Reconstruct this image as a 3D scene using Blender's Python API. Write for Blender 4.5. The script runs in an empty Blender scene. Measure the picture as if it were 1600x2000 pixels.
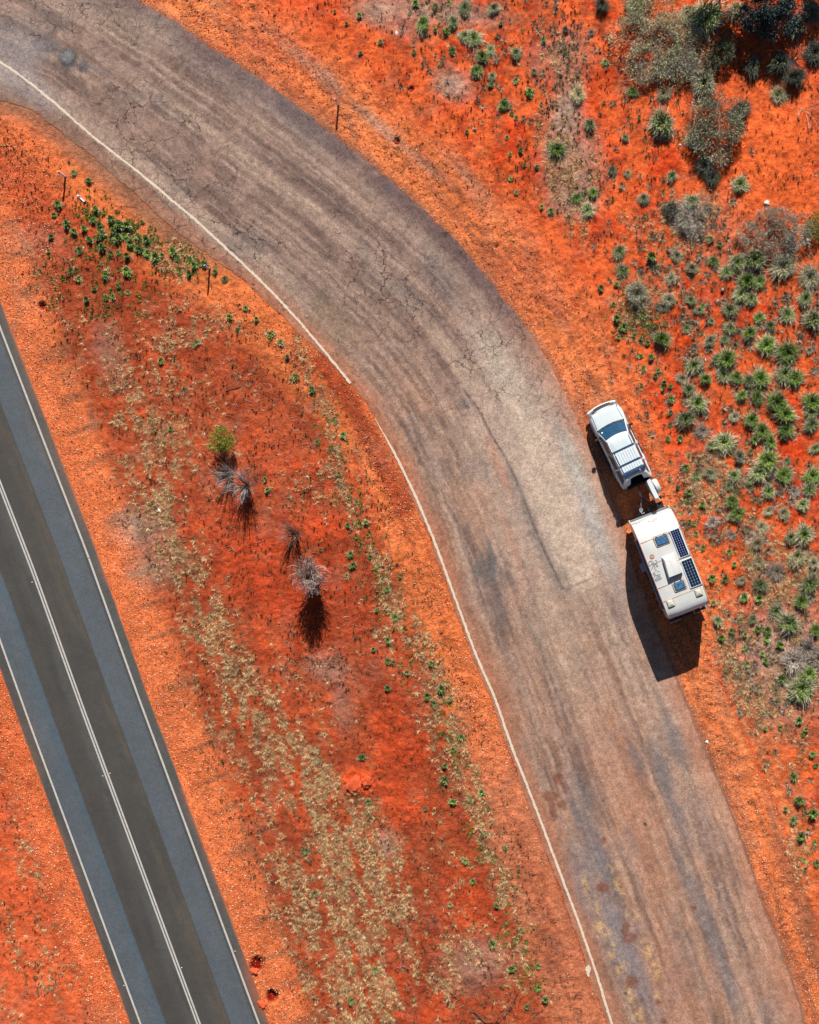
import bpy, bmesh, math, random
import numpy as np
from mathutils import Vector, Matrix

# ------------------------------------------------------------------ camera, sun, sky, exposure
S = 34.5            # photograph pixels per metre on the ground
H = 67.0            # camera height
NX, NY = 1100, 1050 # the point straight below the drone, in photograph pixels
scene = bpy.context.scene
scene.render.resolution_x, scene.render.resolution_y = 819, 1024
cam_d = bpy.data.cameras.new('drone_camera'); cam = bpy.data.objects.new('drone_camera', cam_d)
scene.collection.objects.link(cam); scene.camera = cam
cam.location = ((NX-800)/S, (1000-NY)/S, H)
cam_d.sensor_fit = 'VERTICAL'; cam_d.sensor_height = 36; cam_d.sensor_width = 28.8
cam_d.lens = 36*S*H/2000
cam_d.shift_x = -(NX-800)/2000; cam_d.shift_y = (NY-1000)/2000
cam_d.clip_start = 1; cam_d.clip_end = 3000

ELEV = math.radians(35.3); AZ = math.atan2(0.08, 1.0)
sunv = Vector((math.sin(AZ)*math.cos(ELEV), math.cos(AZ)*math.cos(ELEV), math.sin(ELEV)))
world = bpy.data.worlds.new('World'); scene.world = world; world.use_nodes = True
wn = world.node_tree
sky = wn.nodes.new('ShaderNodeTexSky'); sky.sky_type = 'NISHITA'; sky.sun_disc = False
sky.air_density = 0.7; sky.dust_density = 0.4; sky.sun_elevation = ELEV; sky.sun_rotation = AZ
bg = wn.nodes['Background']; bg.inputs['Strength'].default_value = 0.05
wn.links.new(sky.outputs[0], bg.inputs['Color'])
sun_d = bpy.data.lights.new('sun', 'SUN'); sun_d.energy = 5.0; sun_d.angle = math.radians(0.5); sun_d.color = (1.0, 0.96, 0.90)
sun = bpy.data.objects.new('sun', sun_d); scene.collection.objects.link(sun)
sun.rotation_euler = sunv.to_track_quat('Z', 'Y').to_euler()
scene.view_settings.view_transform = 'Standard'; scene.view_settings.look = 'None'
scene.view_settings.exposure = 0.62; scene.view_settings.gamma = 1.0
scene.view_settings.use_curve_mapping = False

rng = np.random.default_rng(7); random.seed(7)
COL = scene.collection

# ------------------------------------------------------------------ helpers
def G(px, py, z=0.0):
    """photograph pixel -> world x, y of a point at height z"""
    k = 1 - z/H
    return ((NX+(px-NX)*k-800)/S, (1000-(NY+(py-NY)*k))/S)

def tag(o, label=None, cat=None, group=None, kind=None):
    if label: o['label'] = label
    if cat: o['category'] = cat
    if group: o['group'] = group
    if kind: o['kind'] = kind
    return o

def empty(name, loc, rz=0):
    o = bpy.data.objects.new(name, None); COL.objects.link(o); o.location = loc; o.rotation_euler = (0, 0, rz)
    o.empty_display_size = .2
    return o

def raw_mesh(name, V, F, col=None, smooth=False, mats=None):
    """V (n,3); F int array (m,3) or (m,4) or list of lists"""
    me = bpy.data.meshes.new(name)
    V = np.asarray(V, dtype=np.float32)
    if isinstance(F, np.ndarray):
        m, k = F.shape
        me.vertices.add(len(V)); me.vertices.foreach_set('co', V.ravel())
        me.loops.add(m*k); me.loops.foreach_set('vertex_index', F.astype(np.int32).ravel())
        me.polygons.add(m); me.polygons.foreach_set('loop_start', np.arange(0, m*k, k, dtype=np.int32))
        me.update(calc_edges=True)
    else:
        me.from_pydata([tuple(map(float, v)) for v in V], [], [list(map(int, f)) for f in F]); me.update()
    if col is not None:
        c = np.ones((len(V), 4), dtype=np.float32); c[:, :3] = col
        at = me.attributes.new('Col', 'FLOAT_COLOR', 'POINT'); at.data.foreach_set('color', c.ravel())
    if smooth: me.polygons.foreach_set('use_smooth', np.ones(len(me.polygons), dtype=bool))
    if mats: me.materials.append(mats)
    return me

def link(name, me, parent=None, loc=None, rz=None):
    o = bpy.data.objects.new(name, me); COL.objects.link(o)
    if parent is not None: o.parent = parent
    if loc is not None: o.location = loc
    if rz is not None: o.rotation_euler = (0, 0, rz)
    return o

class MB:
    def __init__(s): s.v = []; s.f = []
    def add(s, v, f):
        n = len(s.v); s.v += [tuple(p) for p in v]; s.f += [[i+n for i in q] for q in f]
    def box(s, x0, x1, y0, y1, z0, z1, M=None, t=0.0):
        # t = taper/chamfer of the top and bottom edges
        zs = [(z0, t), (z0+t, 0), (z1-t, 0), (z1, t)] if t else [(z0, 0), (z1, 0)]
        v = []
        for z, d in zs: v += [(x0+d, y0+d, z), (x1-d, y0+d, z), (x1-d, y1-d, z), (x0+d, y1-d, z)]
        if M is not None: v = [tuple(M @ Vector(p)) for p in v]
        f = [[3, 2, 1, 0], [len(v)-4, len(v)-3, len(v)-2, len(v)-1]]
        for k in range(len(zs)-1):
            for i in range(4):
                j = (i+1) % 4; f.append([k*4+i, k*4+j, k*4+4+j, k*4+4+i])
        s.add(v, f)
    def tube(s, pts, r, n=6, cap=True):
        pts = [Vector(p) for p in pts]; rs = r if hasattr(r, '__len__') else [r]*len(pts)
        v = []
        for i, p in enumerate(pts):
            d = (pts[min(i+1, len(pts)-1)]-pts[max(i-1, 0)]).normalized()
            a = d.cross(Vector((0, 0, 1)));
            if a.length < 1e-3: a = Vector((1, 0, 0))
            a.normalize(); b = d.cross(a)
            for k in range(n):
                t = 2*math.pi*k/n; v.append(p+(a*math.cos(t)+b*math.sin(t))*rs[i])
        f = []
        for i in range(len(pts)-1):
            for k in range(n):
                j = (k+1) % n; f.append([i*n+k, i*n+j, (i+1)*n+j, (i+1)*n+k])
        if cap: f.append(list(range(n))[::-1]); f.append([(len(pts)-1)*n+k for k in range(n)])
        s.add(v, f)
    def cyl(s, c, axis, r, h, n=24, bevel=0.0):
        c = Vector(c); ax = Vector(axis).normalized()
        e = bevel
        if e:
            pts = [c-ax*h/2, c-ax*(h/2-e), c+ax*(h/2-e), c+ax*h/2]; s.tube_fixed(pts, [r-e, r, r, r-e], ax, n)
        else: s.tube_fixed([c-ax*h/2, c+ax*h/2], [r, r], ax, n)
    def tube_fixed(s, pts, rs, ax, n):
        a = ax.cross(Vector((0, 0, 1)));
        if a.length < 1e-3: a = Vector((1, 0, 0))
        a.normalize(); b = ax.cross(a); v = []
        for p, r in zip(pts, rs):
            for k in range(n):
                t = 2*math.pi*k/n; v.append(p+(a*math.cos(t)+b*math.sin(t))*r)
        f = []
        for i in range(len(pts)-1):
            for k in range(n):
                j = (k+1) % n; f.append([i*n+k, i*n+j, (i+1)*n+j, (i+1)*n+k])
        f.append(list(range(n))[::-1]); f.append([(len(pts)-1)*n+k for k in range(n)])
        s.add(v, f)
    def ring(s, c, r, w, z, h, n=28):
        v = []; f = []
        for k in range(n):
            t = 2*math.pi*k/n; cs, sn = math.cos(t), math.sin(t)
            for rr, zz in ((r-w, z), (r-w*.7, z+h), (r+w*.7, z+h), (r+w, z)): v.append((c[0]+cs*rr, c[1]+sn*rr, zz))
        for k in range(n):
            j = (k+1) % n
            for q in range(3): f.append([k*4+q, j*4+q, j*4+q+1, k*4+q+1])
        s.add(v, f)
    def loft(s, rings, closed=True, cap=(True, True)):
        n = len(rings[0]); v = [p for r in rings for p in r]; f = []
        for i in range(len(rings)-1):
            for k in range(n if closed else n-1):
                j = (k+1) % n; f.append([i*n+k, i*n+j, (i+1)*n+j, (i+1)*n+k])
        if cap[0]: f.append(list(range(n))[::-1])
        if cap[1]: f.append([(len(rings)-1)*n+k for k in range(n)])
        s.add(v, f)
    def build(s, name, mat, parent=None, smooth=None, fix=True):
        me = bpy.data.meshes.new(name); me.from_pydata([tuple(map(float, p)) for p in s.v], [], s.f)
        if fix:
            bm = bmesh.new(); bm.from_mesh(me); bmesh.ops.recalc_face_normals(bm, faces=bm.faces); bm.to_mesh(me); bm.free()
        me.materials.append(mat); me.update()
        if smooth is not None:
            me.polygons.foreach_set('use_smooth', np.ones(len(me.polygons), dtype=bool))
            me.set_sharp_from_angle(angle=math.radians(smooth))
        return link(name, me, parent)

# value noise -------------------------------------------------------------
def vnoise(x, y, sc, seed):
    r = np.random.default_rng(seed); T = r.random((256, 256)).astype(np.float32)
    X = x/sc+1000.3; Y = y/sc+1000.7
    xi = np.floor(X).astype(int); yi = np.floor(Y).astype(int)
    fx = X-xi; fy = Y-yi; fx = fx*fx*(3-2*fx); fy = fy*fy*(3-2*fy)
    a = T[xi & 255, yi & 255]; b = T[(xi+1) & 255, yi & 255]; c = T[xi & 255, (yi+1) & 255]; d = T[(xi+1) & 255, (yi+1) & 255]
    return (a*(1-fx)+b*fx)*(1-fy)+(c*(1-fx)+d*fx)*fy
def fbm(x, y, sc, seed, o=4):
    t = 0; a = 1; s = 0
    for i in range(o): t = t+a*vnoise(x, y, sc/2**i, seed+i*17); s += a; a *= .55
    return t/s
def smooth(e0, e1, x):
    t = np.clip((x-e0)/(e1-e0), 0, 1); return t*t*(3-2*t)
def mix(c, col, m):
    m = np.clip(m, 0, 1)[..., None]; return c*(1-m)+np.asarray(col, dtype=np.float32)*m
def polydist(P, Q):
    """signed distance (positive on the right of travel in pixel space) to an open polyline, in pixels"""
    Q = np.asarray(Q, float); best = np.full(len(P), 1e9); sg = np.zeros(len(P)); tt = np.zeros(len(P)); acc = 0
    for a, b in zip(Q[:-1], Q[1:]):
        d = b-a; L = math.hypot(*d); w = P-a
        t = np.clip((w@d)/(L*L), 0, 1); e = w-t[:, None]*d; q = np.hypot(e[:, 0], e[:, 1])
        cr = d[0]*w[:, 1]-d[1]*w[:, 0]
        m = q < best; best[m] = q[m]; sg[m] = np.where(cr[m] > 0, -1, 1); tt[m] = acc+t[m]*L; acc += L
    return best*sg, tt
def blob(P, cx, cy, rx, ry, ang=0, soft=.5):
    a = math.radians(ang); dx = P[:, 0]-cx; dy = P[:, 1]-cy
    u = (dx*math.cos(a)+dy*math.sin(a))/rx; v = (-dx*math.sin(a)+dy*math.cos(a))/ry
    return 1-smooth(1-soft, 1+soft, np.sqrt(u*u+v*v))

# ------------------------------------------------------------------ materials
def new_mat(name):
    m = bpy.data.materials.new(name); m.use_nodes = True; nt = m.node_tree
    return m, nt, nt.nodes['Principled BSDF']
def N(nt, t, **kw):
    n = nt.nodes.new(t)
    for k, v in kw.items():
        if k.startswith('i_'):
            key = k[2:]; key = int(key) if key.isdigit() else key.replace('_', ' ')
            n.inputs[key].default_value = v
        else: setattr(n, k, v)
    return n
def plain(name, col, rough=.5, metal=0, spec=.5, var=.08, nscale=6, coat=0, bump=0, bscale=60):
    m, nt, b = new_mat(name); L = nt.links.new
    tc = N(nt, 'ShaderNodeTexCoord'); no = N(nt, 'ShaderNodeTexNoise', i_Scale=nscale, i_Detail=5.0, i_Roughness=.6)
    L(tc.outputs['Object'], no.inputs['Vector'])
    mr = N(nt, 'ShaderNodeMapRange'); mr.inputs[3].default_value = 1-var*2; mr.inputs[4].default_value = 1+var*1.2
    L(no.outputs[0], mr.inputs[0])
    mx = N(nt, 'ShaderNodeMix', data_type='RGBA', blend_type='MULTIPLY'); mx.inputs['Factor'].default_value = 1
    mx.inputs[6].default_value = (*col, 1); L(mr.outputs[0], mx.inputs[7]); L(mx.outputs[2], b.inputs['Base Color'])
    b.inputs['Roughness'].default_value = rough; b.inputs['Metallic'].default_value = metal
    b.inputs['Specular IOR Level'].default_value = spec; b.inputs['Coat Weight'].default_value = coat
    if bump:
        n2 = N(nt, 'ShaderNodeTexNoise', i_Scale=float(bscale), i_Detail=3.0); L(tc.outputs['Object'], n2.inputs['Vector'])
        bu = N(nt, 'ShaderNodeBump', i_Strength=bump, i_Distance=.01); L(n2.outputs[0], bu.inputs['Height']); L(bu.outputs[0], b.inputs['Normal'])
    return m
def attr_mat(name, rough=.9, spec=.2, obvar=.0, grain=None, bump=None, cracks=None):
    """base colour from the mesh's own Col attribute with procedural grain on top"""
    m, nt, b = new_mat(name); L = nt.links.new
    at = N(nt, 'ShaderNodeAttribute', attribute_name='Col'); out = at.outputs['Color']
    tc = N(nt, 'ShaderNodeTexCoord')
    if obvar:
        oi = N(nt, 'ShaderNodeObjectInfo'); mr = N(nt, 'ShaderNodeMapRange'); mr.inputs[3].default_value = 1-obvar; mr.inputs[4].default_value = 1+obvar
        L(oi.outputs['Random'], mr.inputs[0])
        mx = N(nt, 'ShaderNodeMix', data_type='RGBA', blend_type='MULTIPLY'); mx.inputs['Factor'].default_value = 1
        L(out, mx.inputs[6]); L(mr.outputs[0], mx.inputs[7]); out = mx.outputs[2]
    hs = []
    if grain:
        for sc, lo, hi, det in grain:
            no = N(nt, 'ShaderNodeTexNoise', i_Scale=float(sc), i_Detail=float(det), i_Roughness=.65); L(tc.outputs['Object'], no.inputs['Vector'])
            mr = N(nt, 'ShaderNodeMapRange'); mr.inputs[1].default_value = .3; mr.inputs[2].default_value = .7
            mr.inputs[3].default_value = lo; mr.inputs[4].default_value = hi; L(no.outputs[0], mr.inputs[0])
            mx = N(nt, 'ShaderNodeMix', data_type='RGBA', blend_type='MULTIPLY'); mx.inputs['Factor'].default_value = 1
            L(out, mx.inputs[6]); L(mr.outputs[0], mx.inputs[7]); out = mx.outputs[2]; hs.append(no.outputs[0])
    if cracks:
        # irregular net of cracks, opened up where the mask attribute says the seal is old
        wv = N(nt, 'ShaderNodeTexNoise', i_Scale=1.7, i_Detail=4.0); L(tc.outputs['Object'], wv.inputs['Vector'])
        ad = N(nt, 'ShaderNodeVectorMath', operation='MULTIPLY_ADD'); ad.inputs[1].default_value = (.9, .9, .9)
        L(wv.outputs['Color'], ad.inputs[0]); L(tc.outputs['Object'], ad.inputs[2])
        ma = N(nt, 'ShaderNodeAttribute', attribute_name='Crack')
        for sc, w0, amt in cracks:
            vo = N(nt, 'ShaderNodeTexVoronoi', feature='DISTANCE_TO_EDGE', i_Scale=float(sc)); L(ad.outputs[0], vo.inputs['Vector'])
            mr = N(nt, 'ShaderNodeMapRange'); mr.inputs[1].default_value = 0; mr.inputs[2].default_value = w0
            mr.inputs[3].default_value = 1; mr.inputs[4].default_value = 0; L(vo.outputs['Distance'], mr.inputs[0])
            pn = N(nt, 'ShaderNodeTexNoise', i_Scale=.8, i_Detail=2.0); L(tc.outputs['Object'], pn.inputs['Vector'])
            pr = N(nt, 'ShaderNodeMapRange'); pr.inputs[1].default_value = .36; pr.inputs[2].default_value = .52; L(pn.outputs[0], pr.inputs[0])
            mu = N(nt, 'ShaderNodeMath', operation='MULTIPLY'); L(mr.outputs[0], mu.inputs[0]); L(ma.outputs['Fac'], mu.inputs[1])
            mu2 = N(nt, 'ShaderNodeMath', operation='MULTIPLY'); L(mu.outputs[0], mu2.inputs[0]); L(pr.outputs[0], mu2.inputs[1])
            mu3 = N(nt, 'ShaderNodeMath', operation='MULTIPLY'); mu3.inputs[1].default_value = amt; L(mu2.outputs[0], mu3.inputs[0])
            mx = N(nt, 'ShaderNodeMix', data_type='RGBA'); mx.inputs[7].default_value = (.035, .022, .02, 1)
            L(mu3.outputs[0], mx.inputs[0]); L(out, mx.inputs[6]); out = mx.outputs[2]
    L(out, b.inputs['Base Color'])
    b.inputs['Roughness'].default_value = rough; b.inputs['Specular IOR Level'].default_value = spec
    if bump:
        prev = None
        for sc, dist, st in bump:
            no = N(nt, 'ShaderNodeTexNoise', i_Scale=float(sc), i_Detail=4.0, i_Roughness=.7); L(tc.outputs['Object'], no.inputs['Vector'])
            bu = N(nt, 'ShaderNodeBump', i_Strength=float(st), i_Distance=float(dist)); L(no.outputs[0], bu.inputs['Height'])
            if prev is not None: L(prev, bu.inputs['Normal'])
            prev = bu.outputs[0]
        L(prev, b.inputs['Normal'])
    return m

M_ground = attr_mat('red_sand', .95, .1, grain=[(1.3, .88, 1.1, 4), (5, .72, 1.22, 5), (13, .66, 1.34, 3)], bump=[(3.5, .10, .75), (13, .05, .9)])
M_road = attr_mat('weathered_seal', .92, .2, grain=[(.9, .88, 1.12, 5), (4.5, .82, 1.18, 5), (15, .62, 1.42, 3)], bump=[(14, .015, .6)], cracks=[(.85, .026, 1.0), (2.4, .030, .85)])
M_hwy = attr_mat('smooth_bitumen', .62, .35, grain=[(.5, .90, 1.10, 5), (3, .92, 1.08, 5), (14, .80, 1.22, 2)], bump=[(60, .004, .15)])
M_stone = attr_mat('gravel_stone', .7, .4, grain=[(20, .85, 1.15, 1)])
M_grass = attr_mat('grass_blade', .75, .25, obvar=.35)
M_cover = attr_mat('dry_grass_litter', .8, .2)
M_leaf = attr_mat('leaf', .7, .3, obvar=.12)
M_twig = attr_mat('bleached_wood', .8, .2, grain=[(14, .8, 1.2, 2)])
M_line = plain('worn_road_paint', (.62, .50, .38), .8, var=.22, nscale=9, bump=.3)
M_linew = plain('fresh_road_paint', (.45, .42, .38), .6, var=.2, nscale=7)
M_white = plain('white_car_paint', (.56, .615, .62), .22, var=.04, nscale=3, coat=.6)
M_vanw = plain('white_fibreglass', (.56, .555, .52), .36, var=.11, nscale=1.5, coat=.2)
M_glass = plain('sky_reflection_windscreen_glass', (.006, .048, .105), .08, spec=1.0, var=.4, nscale=3, coat=.5)  # blue base colour paints in the sky's reflection
M_sideg = plain('dark_side_glass', (.03, .02, .05), .28, spec=.35, var=.1)
M_black = plain('black_plastic_and_shade', (.012, .012, .013), .55, var=.15)
M_carpet = plain('shade_black_carpet', (.006, .006, .006), .95, spec=.1, var=.2)  # near-black colour carries the shade inside the open cargo well
M_tyre = plain('tyre_rubber', (.02, .02, .02), .85, var=.2, nscale=20, bump=.4)
M_rim = plain('alloy', (.45, .46, .48), .3, metal=.8)
M_navy = plain('navy_rack_paint', (.02, .05, .11), .35, var=.1)
M_rackw = plain('pale_rack_aluminium', (.60, .66, .68), .35, metal=0, var=.04)
M_red = plain('red_lens', (.45, .01, .015), .2, coat=.5)
M_lens = plain('clear_lens', (.13, .15, .18), .12, spec=.8)
M_grey = plain('grey_checker_plate', (.17, .19, .22), .45, metal=.3, var=.1, nscale=18, bump=.4, bscale=40)
M_steel = plain('galvanised_steel', (.38, .42, .45), .4, metal=.5, var=.15, nscale=14)
M_dsteel = plain('black_painted_steel', (.015, .016, .018), .5, var=.2)
M_seal = plain('terracotta_sealant', (.42, .19, .11), .7, var=.2, nscale=8)
M_pinkseal = plain('pink_roof_moulding', (.62, .36, .32), .5, var=.1)
M_dome = plain('blue_acrylic_dome', (.06, .17, .31), .12, spec=.9, var=.6, nscale=9, coat=.6)
M_cell = plain('solar_cell', (.006, .016, .06), .18, spec=.8, var=.15, coat=.4)
M_cell2 = plain('solar_cell_slate', (.008, .022, .045), .18, spec=.8, var=.15, coat=.4)
M_back = plain('panel_backsheet', (.50, .50, .54), .5)
M_vent = plain('pale_green_vent', (.48, .56, .40), .35, var=.08)
M_decal = plain('grey_decal_vinyl', (.20, .21, .22), .5, var=.15)
M_dred = plain('crimson_decal_vinyl', (.42, .02, .08), .45)
M_cover_w = plain('cream_wheel_cover', (.55, .54, .48), .45, var=.06)
M_post = plain('white_post_plastic', (.72, .68, .72), .4, var=.06)
M_reflect = plain('black_reflector_bracket', (.015, .012, .012), .35)
M_stud = plain('pale_stud_ceramic', (.7, .72, .66), .3)
M_studb = plain('stud_base', (.12, .12, .12), .6)
M_mound = plain('fresh_red_dirt', (.62, .10, .035), .95, spec=.1, var=.3, nscale=7, bump=1, bscale=12)
M_rock = plain('dark_red_rock', (.22, .015, .008), .8, var=.3, nscale=9, bump=.8, bscale=14)
M_can = plain('crumpled_white_litter', (.75, .75, .75), .35, var=.1, nscale=10)
M_wstone = plain('pale_stone', (.62, .56, .48), .7, var=.15, nscale=10)

# ------------------------------------------------------------------ layout curves in photograph pixels
L_EDGE = [(0,195),(60,212),(110,252),(200,320),(290,404),(330,442),(400,490),(467,540),(547,610),(605,670),(645,710),(684,749),(702,765),(725,802),(757,854),(776,900),(806,975),(843,1060),(882,1170),(922,1280),(962,1370),(990,1460),(1028,1560),(1072,1680),(1116,1800),(1150,1900),(1185,2000),(1225,2110)]
R_EDGE = [(150,-80),(270,0),(340,40),(440,110),(510,155),(590,215),(655,265),(720,315),(800,385),(870,450),(930,515),(990,590),(1050,670),(1085,730),(1120,800),(1146,860),(1178,930),(1206,1000),(1227,1066),(1235,1114),(1256,1149),(1277,1212),(1300,1275),(1325,1330),(1350,1395),(1385,1480),(1420,1560),(1460,1670),(1500,1780),(1540,1890),(1575,2000),(1612,2110)]
LINE_A = [(-1200,-560),(-300,-45),(0,120),(50,155),(100,195),(185,270),(270,335),(350,403),(395,440),(440,484),(487,526),(535,574),(582,624),(645,699),(685,749)]
LINE_B = [(733,818),(740,832),(744,838),(752,852),(770,882),(815,975),(850,1060),(890,1170),(930,1280),(970,1370),(1000,1460),(1040,1560),(1085,1680),(1130,1800),(1165,1900),(1195,2000),(1235,2110),(1900,3700)]
H_EDGE = [(-1160,-2300),(-232,0),(-62,430),(0,585),(102,850),(187,1070),(287,1350),(400,1656),(525,1995),(570,2117),(1300,4100)]

def resample(Q, n=None, step=None, sm=26):
    """even spacing along a polyline whose corners are rounded off"""
    Q = np.asarray(Q, float)
    d = np.r_[0, np.cumsum(np.hypot(*np.diff(Q, axis=0).T))]
    k = int(d[-1]/2)+1; u = np.linspace(0, d[-1], k); P = np.c_[np.interp(u, d, Q[:, 0]), np.interp(u, d, Q[:, 1])]
    w = int(sm); ker = np.hanning(2*w+3)[1:-1]; ker /= ker.sum()
    e0 = P[0]+(P[0]-P[1])*np.arange(w, 0, -1)[:, None]; e1 = P[-1]+(P[-1]-P[-2])*np.arange(1, w+1)[:, None]
    E = np.r_[e0, P, e1]; P = np.c_[np.convolve(E[:, 0], ker, 'valid'), np.convolve(E[:, 1], ker, 'valid')]
    d = np.r_[0, np.cumsum(np.hypot(*np.diff(P, axis=0).T))]
    if n is None: n = int(d[-1]/step)+1
    s = np.linspace(0, d[-1], n)
    return np.c_[np.interp(s, d, P[:, 0]), np.interp(s, d, P[:, 1])], s

def grid_faces(nr, nc):
    i, j = np.meshgrid(np.arange(nr-1), np.arange(nc-1), indexing='ij')
    a = (i*nc+j).ravel(); return np.stack([a, a+1, a+nc+1, a+nc], 1)

# ------------------------------------------------------------------ ground
# Burrows and diggings that dent the sand (px, py, radius px, depth m)
PITS = [(775,275,6,.22),(803,173,5,.15),(82,597,7,.22),(500,1884,13,.3),(531,1946,11,.3),(1410,575,4,.1),(546,610,3,.1)]
def spaced(lo, hi, inner0, inner1, step, far):
    mid = np.arange(inner0, inner1+step/2, step)
    a = [inner0]; s = step
    while a[-1] > lo: s *= 1.35; a.append(a[-1]-s)
    b = [mid[-1]]; s = step
    while b[-1] < hi: s *= 1.35; b.append(b[-1]+s)
    return np.r_[np.array(a[1:])[::-1], mid, np.array(b[1:])]
gx = spaced(-900, 900, -25.2, 25.2, .088, 0); gy = spaced(-900, 900, -31, 31, .088, 0)
GX, GY = np.meshgrid(gx, gy, indexing='ij'); wx = GX.ravel(); wy = GY.ravel()
P = np.c_[800+wx*S, 1000-wy*S]          # photograph pixel of every ground vertex
Lfull = [(-1100,-420)]+L_EDGE+[(1900,3720)]; Rfull = [(-900,-700)]+R_EDGE+[(2300,3740)]

def fields(P):
    dL, _ = polydist(P, Lfull); dR, _ = polydist(P, Rfull); dH, tH = polydist(P, H_EDGE)
    # polydist is positive to the upper right of a curve running down the picture
    return dL, dR, dH, tH
dL, dR, dH, tH = fields(P); _, tRr = polydist(P, Rfull); _, tLl = polydist(P, Lfull)
PERP = .938
road_in = (dL > 0) & (dR < 0)
hwy_in = (dH < 0) & (dH > -272*PERP)
x, y = P[:, 0], P[:, 1]
# coordinates running along the highway, for wheel-track and slasher streaks
ha = math.radians(70.3); al = x*math.cos(ha)+y*math.sin(ha); ac = -x*math.sin(ha)+y*math.cos(ha)
def straw_density(P):
    x, y = P[:, 0], P[:, 1]
    al = x*math.cos(ha)+y*math.sin(ha); ac = -x*math.sin(ha)+y*math.cos(ha)
    dL, dR, dH, _ = fields(P)
    D = np.zeros(len(P))
    median = smooth(55, 110, dH)*smooth(45, 75, -dL)*(dL < 0)
    m1, t1 = polydist(P, [(255,820),(300,960),(345,1080),(400,1200),(455,1300),(520,1400),(585,1500),(625,1620),(660,1740),(700,1860),(740,2050)])
    w1 = 24+t1*.045
    D += 1.0*np.exp(-(m1/w1)**2)*median
    m2, _ = polydist(P, [(560,650),(620,760),(655,860),(690,960),(730,1080),(765,1170),(820,1215),(840,1290),(870,1370),(900,1470),(925,1560),(955,1650),(985,1760),(1010,1860),(1040,1960),(1060,2060)])
    D += .75*np.exp(-(m2/20)**2)*(y > 640)
    m3, _ = polydist(P, [(330,1280),(380,1400),(440,1520),(520,1700),(580,1850),(640,2050)])
    D += .35*np.exp(-(m3/45)**2)*median
    for cx, cy, rx, ry, a, s in [(655,1720,70,60,30,1.1),(870,1530,50,60,0,.8),(760,1240,45,30,0,.7),(830,1440,60,50,0,.6),(300,880,60,90,-20,.5),(250,780,40,90,-20,.45),(330,500,60,35,25,.7),(730,1640,50,120,-20,.5),(770,1740,25,110,-18,.8),(900,1900,110,70,0,.5),(620,940,80,60,0,.3),(380,640,60,40,0,.4),(340,720,40,80,0,.4)]:
        D += s*blob(P, cx, cy, rx, ry, a, .6)
    D += .20*median*(y > 480)
    D *= 1-.65*blob(P, 560, 1100, 120, 190, -20, .6)
    D *= 1-.7*blob(P, 780, 1480, 70, 130, -20, .6)
    # eastern side: loose straw between the tussocks
    east = (dR > 0)
    for cx, cy, rx, ry, a, s in [(1385,940,45,60,0,1),(1365,975,30,25,0,1),(1450,1040,60,60,0,.45),(1520,1110,80,60,0,.9),(1460,1310,45,110,-15,.8),(1500,1400,50,80,-20,.5),(1540,1490,50,50,0,.6),(1565,1640,35,90,0,.9),(1420,1230,30,80,-10,.5),(1390,1130,30,60,0,.3),(1490,1160,60,50,0,.6),(1570,1300,60,80,0,1.1),(1240,580,50,60,0,.6),(1250,640,50,40,0,.5),(1270,720,35,60,-20,.35),(1110,320,60,110,-8,.9),(1090,120,60,60,0,.5),(900,60,100,40,25,.5),(1350,420,60,50,0,.8),(1320,520,60,60,0,.4),(1470,900,60,50,0,.5),(1145,500,25,120,-15,.4),(1210,440,90,30,10,.5)]:
        D += s*blob(P, cx, cy, rx, ry, a, .6)*east
    # western strip past the highway: a few dark tufts
    D += .3*(dH < -272*PERP-60)*(y > 1500)
    n = fbm(al*.33, ac, 34, 5, 4)
    n2 = fbm(al*.38, ac, 13, 6, 3)
    return D*smooth(.36, .62, n+.12*np.clip(D, 0, 1))*smooth(.36, .56, n2-.015+.05*np.clip(D, 0, 1)), dL, dR, dH
D, _, _, _ = straw_density(P)

c = np.empty((len(P), 3), np.float32); c[:] = (.335, .064, .023)          # median soil
n_big = fbm(x, y, 260, 40, 4); n_mid = fbm(x, y, 60, 41, 4); n_sm = fbm(x, y, 14, 42, 3); n_st = fbm(al*.25, ac, 30, 43, 4)
c = mix(c, (.43, .068, .020), smooth(.45, .7, n_mid)*.7)
c = mix(c, (.30, .045, .016), smooth(.5, .8, n_big)*.5)
for cx, cy, rx, ry, a in [(560,1120,110,190,-25),(790,1500,60,120,-20),(640,960,70,80,0),(820,1950,110,50,0),(880,1760,70,60,0)]:
    c = mix(c, (.47, .048, .011), blob(P, cx, cy, rx, ry, a, .9)*.6*smooth(.3, .6, n_mid))
east = smooth(-2, 2, dR)
c = mix(c, (.60, .10, .025), east)
c = mix(c, (.54, .045, .009), east*smooth(.48, .7, n_mid)*.8*(1-blob(P, 1520, 330, 100, 170, 0, .5)))
c = mix(c, (.34, .028, .008), east*smooth(.54, .68, fbm(x+y*.08, y*.34, 15, 53, 3))*.55*(y < 1000))  # shadow streaks painted into the sand, slanted along the cast shadows
c = mix(c, (.66, .115, .026), blob(P, 1510, 350, 90, 190, 0, .6)*.7)
n_pt = fbm(x, y, 34, 47, 4)
c = mix(c, (.27, .07, .03), east*smooth(.54, .7, n_pt)*.5*(1-blob(P, 1500, 340, 110, 180, 0, .5)))
c = mix(c, (.22, .032, .012), (1-east)*smooth(.56, .72, n_pt)*.5)
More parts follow.
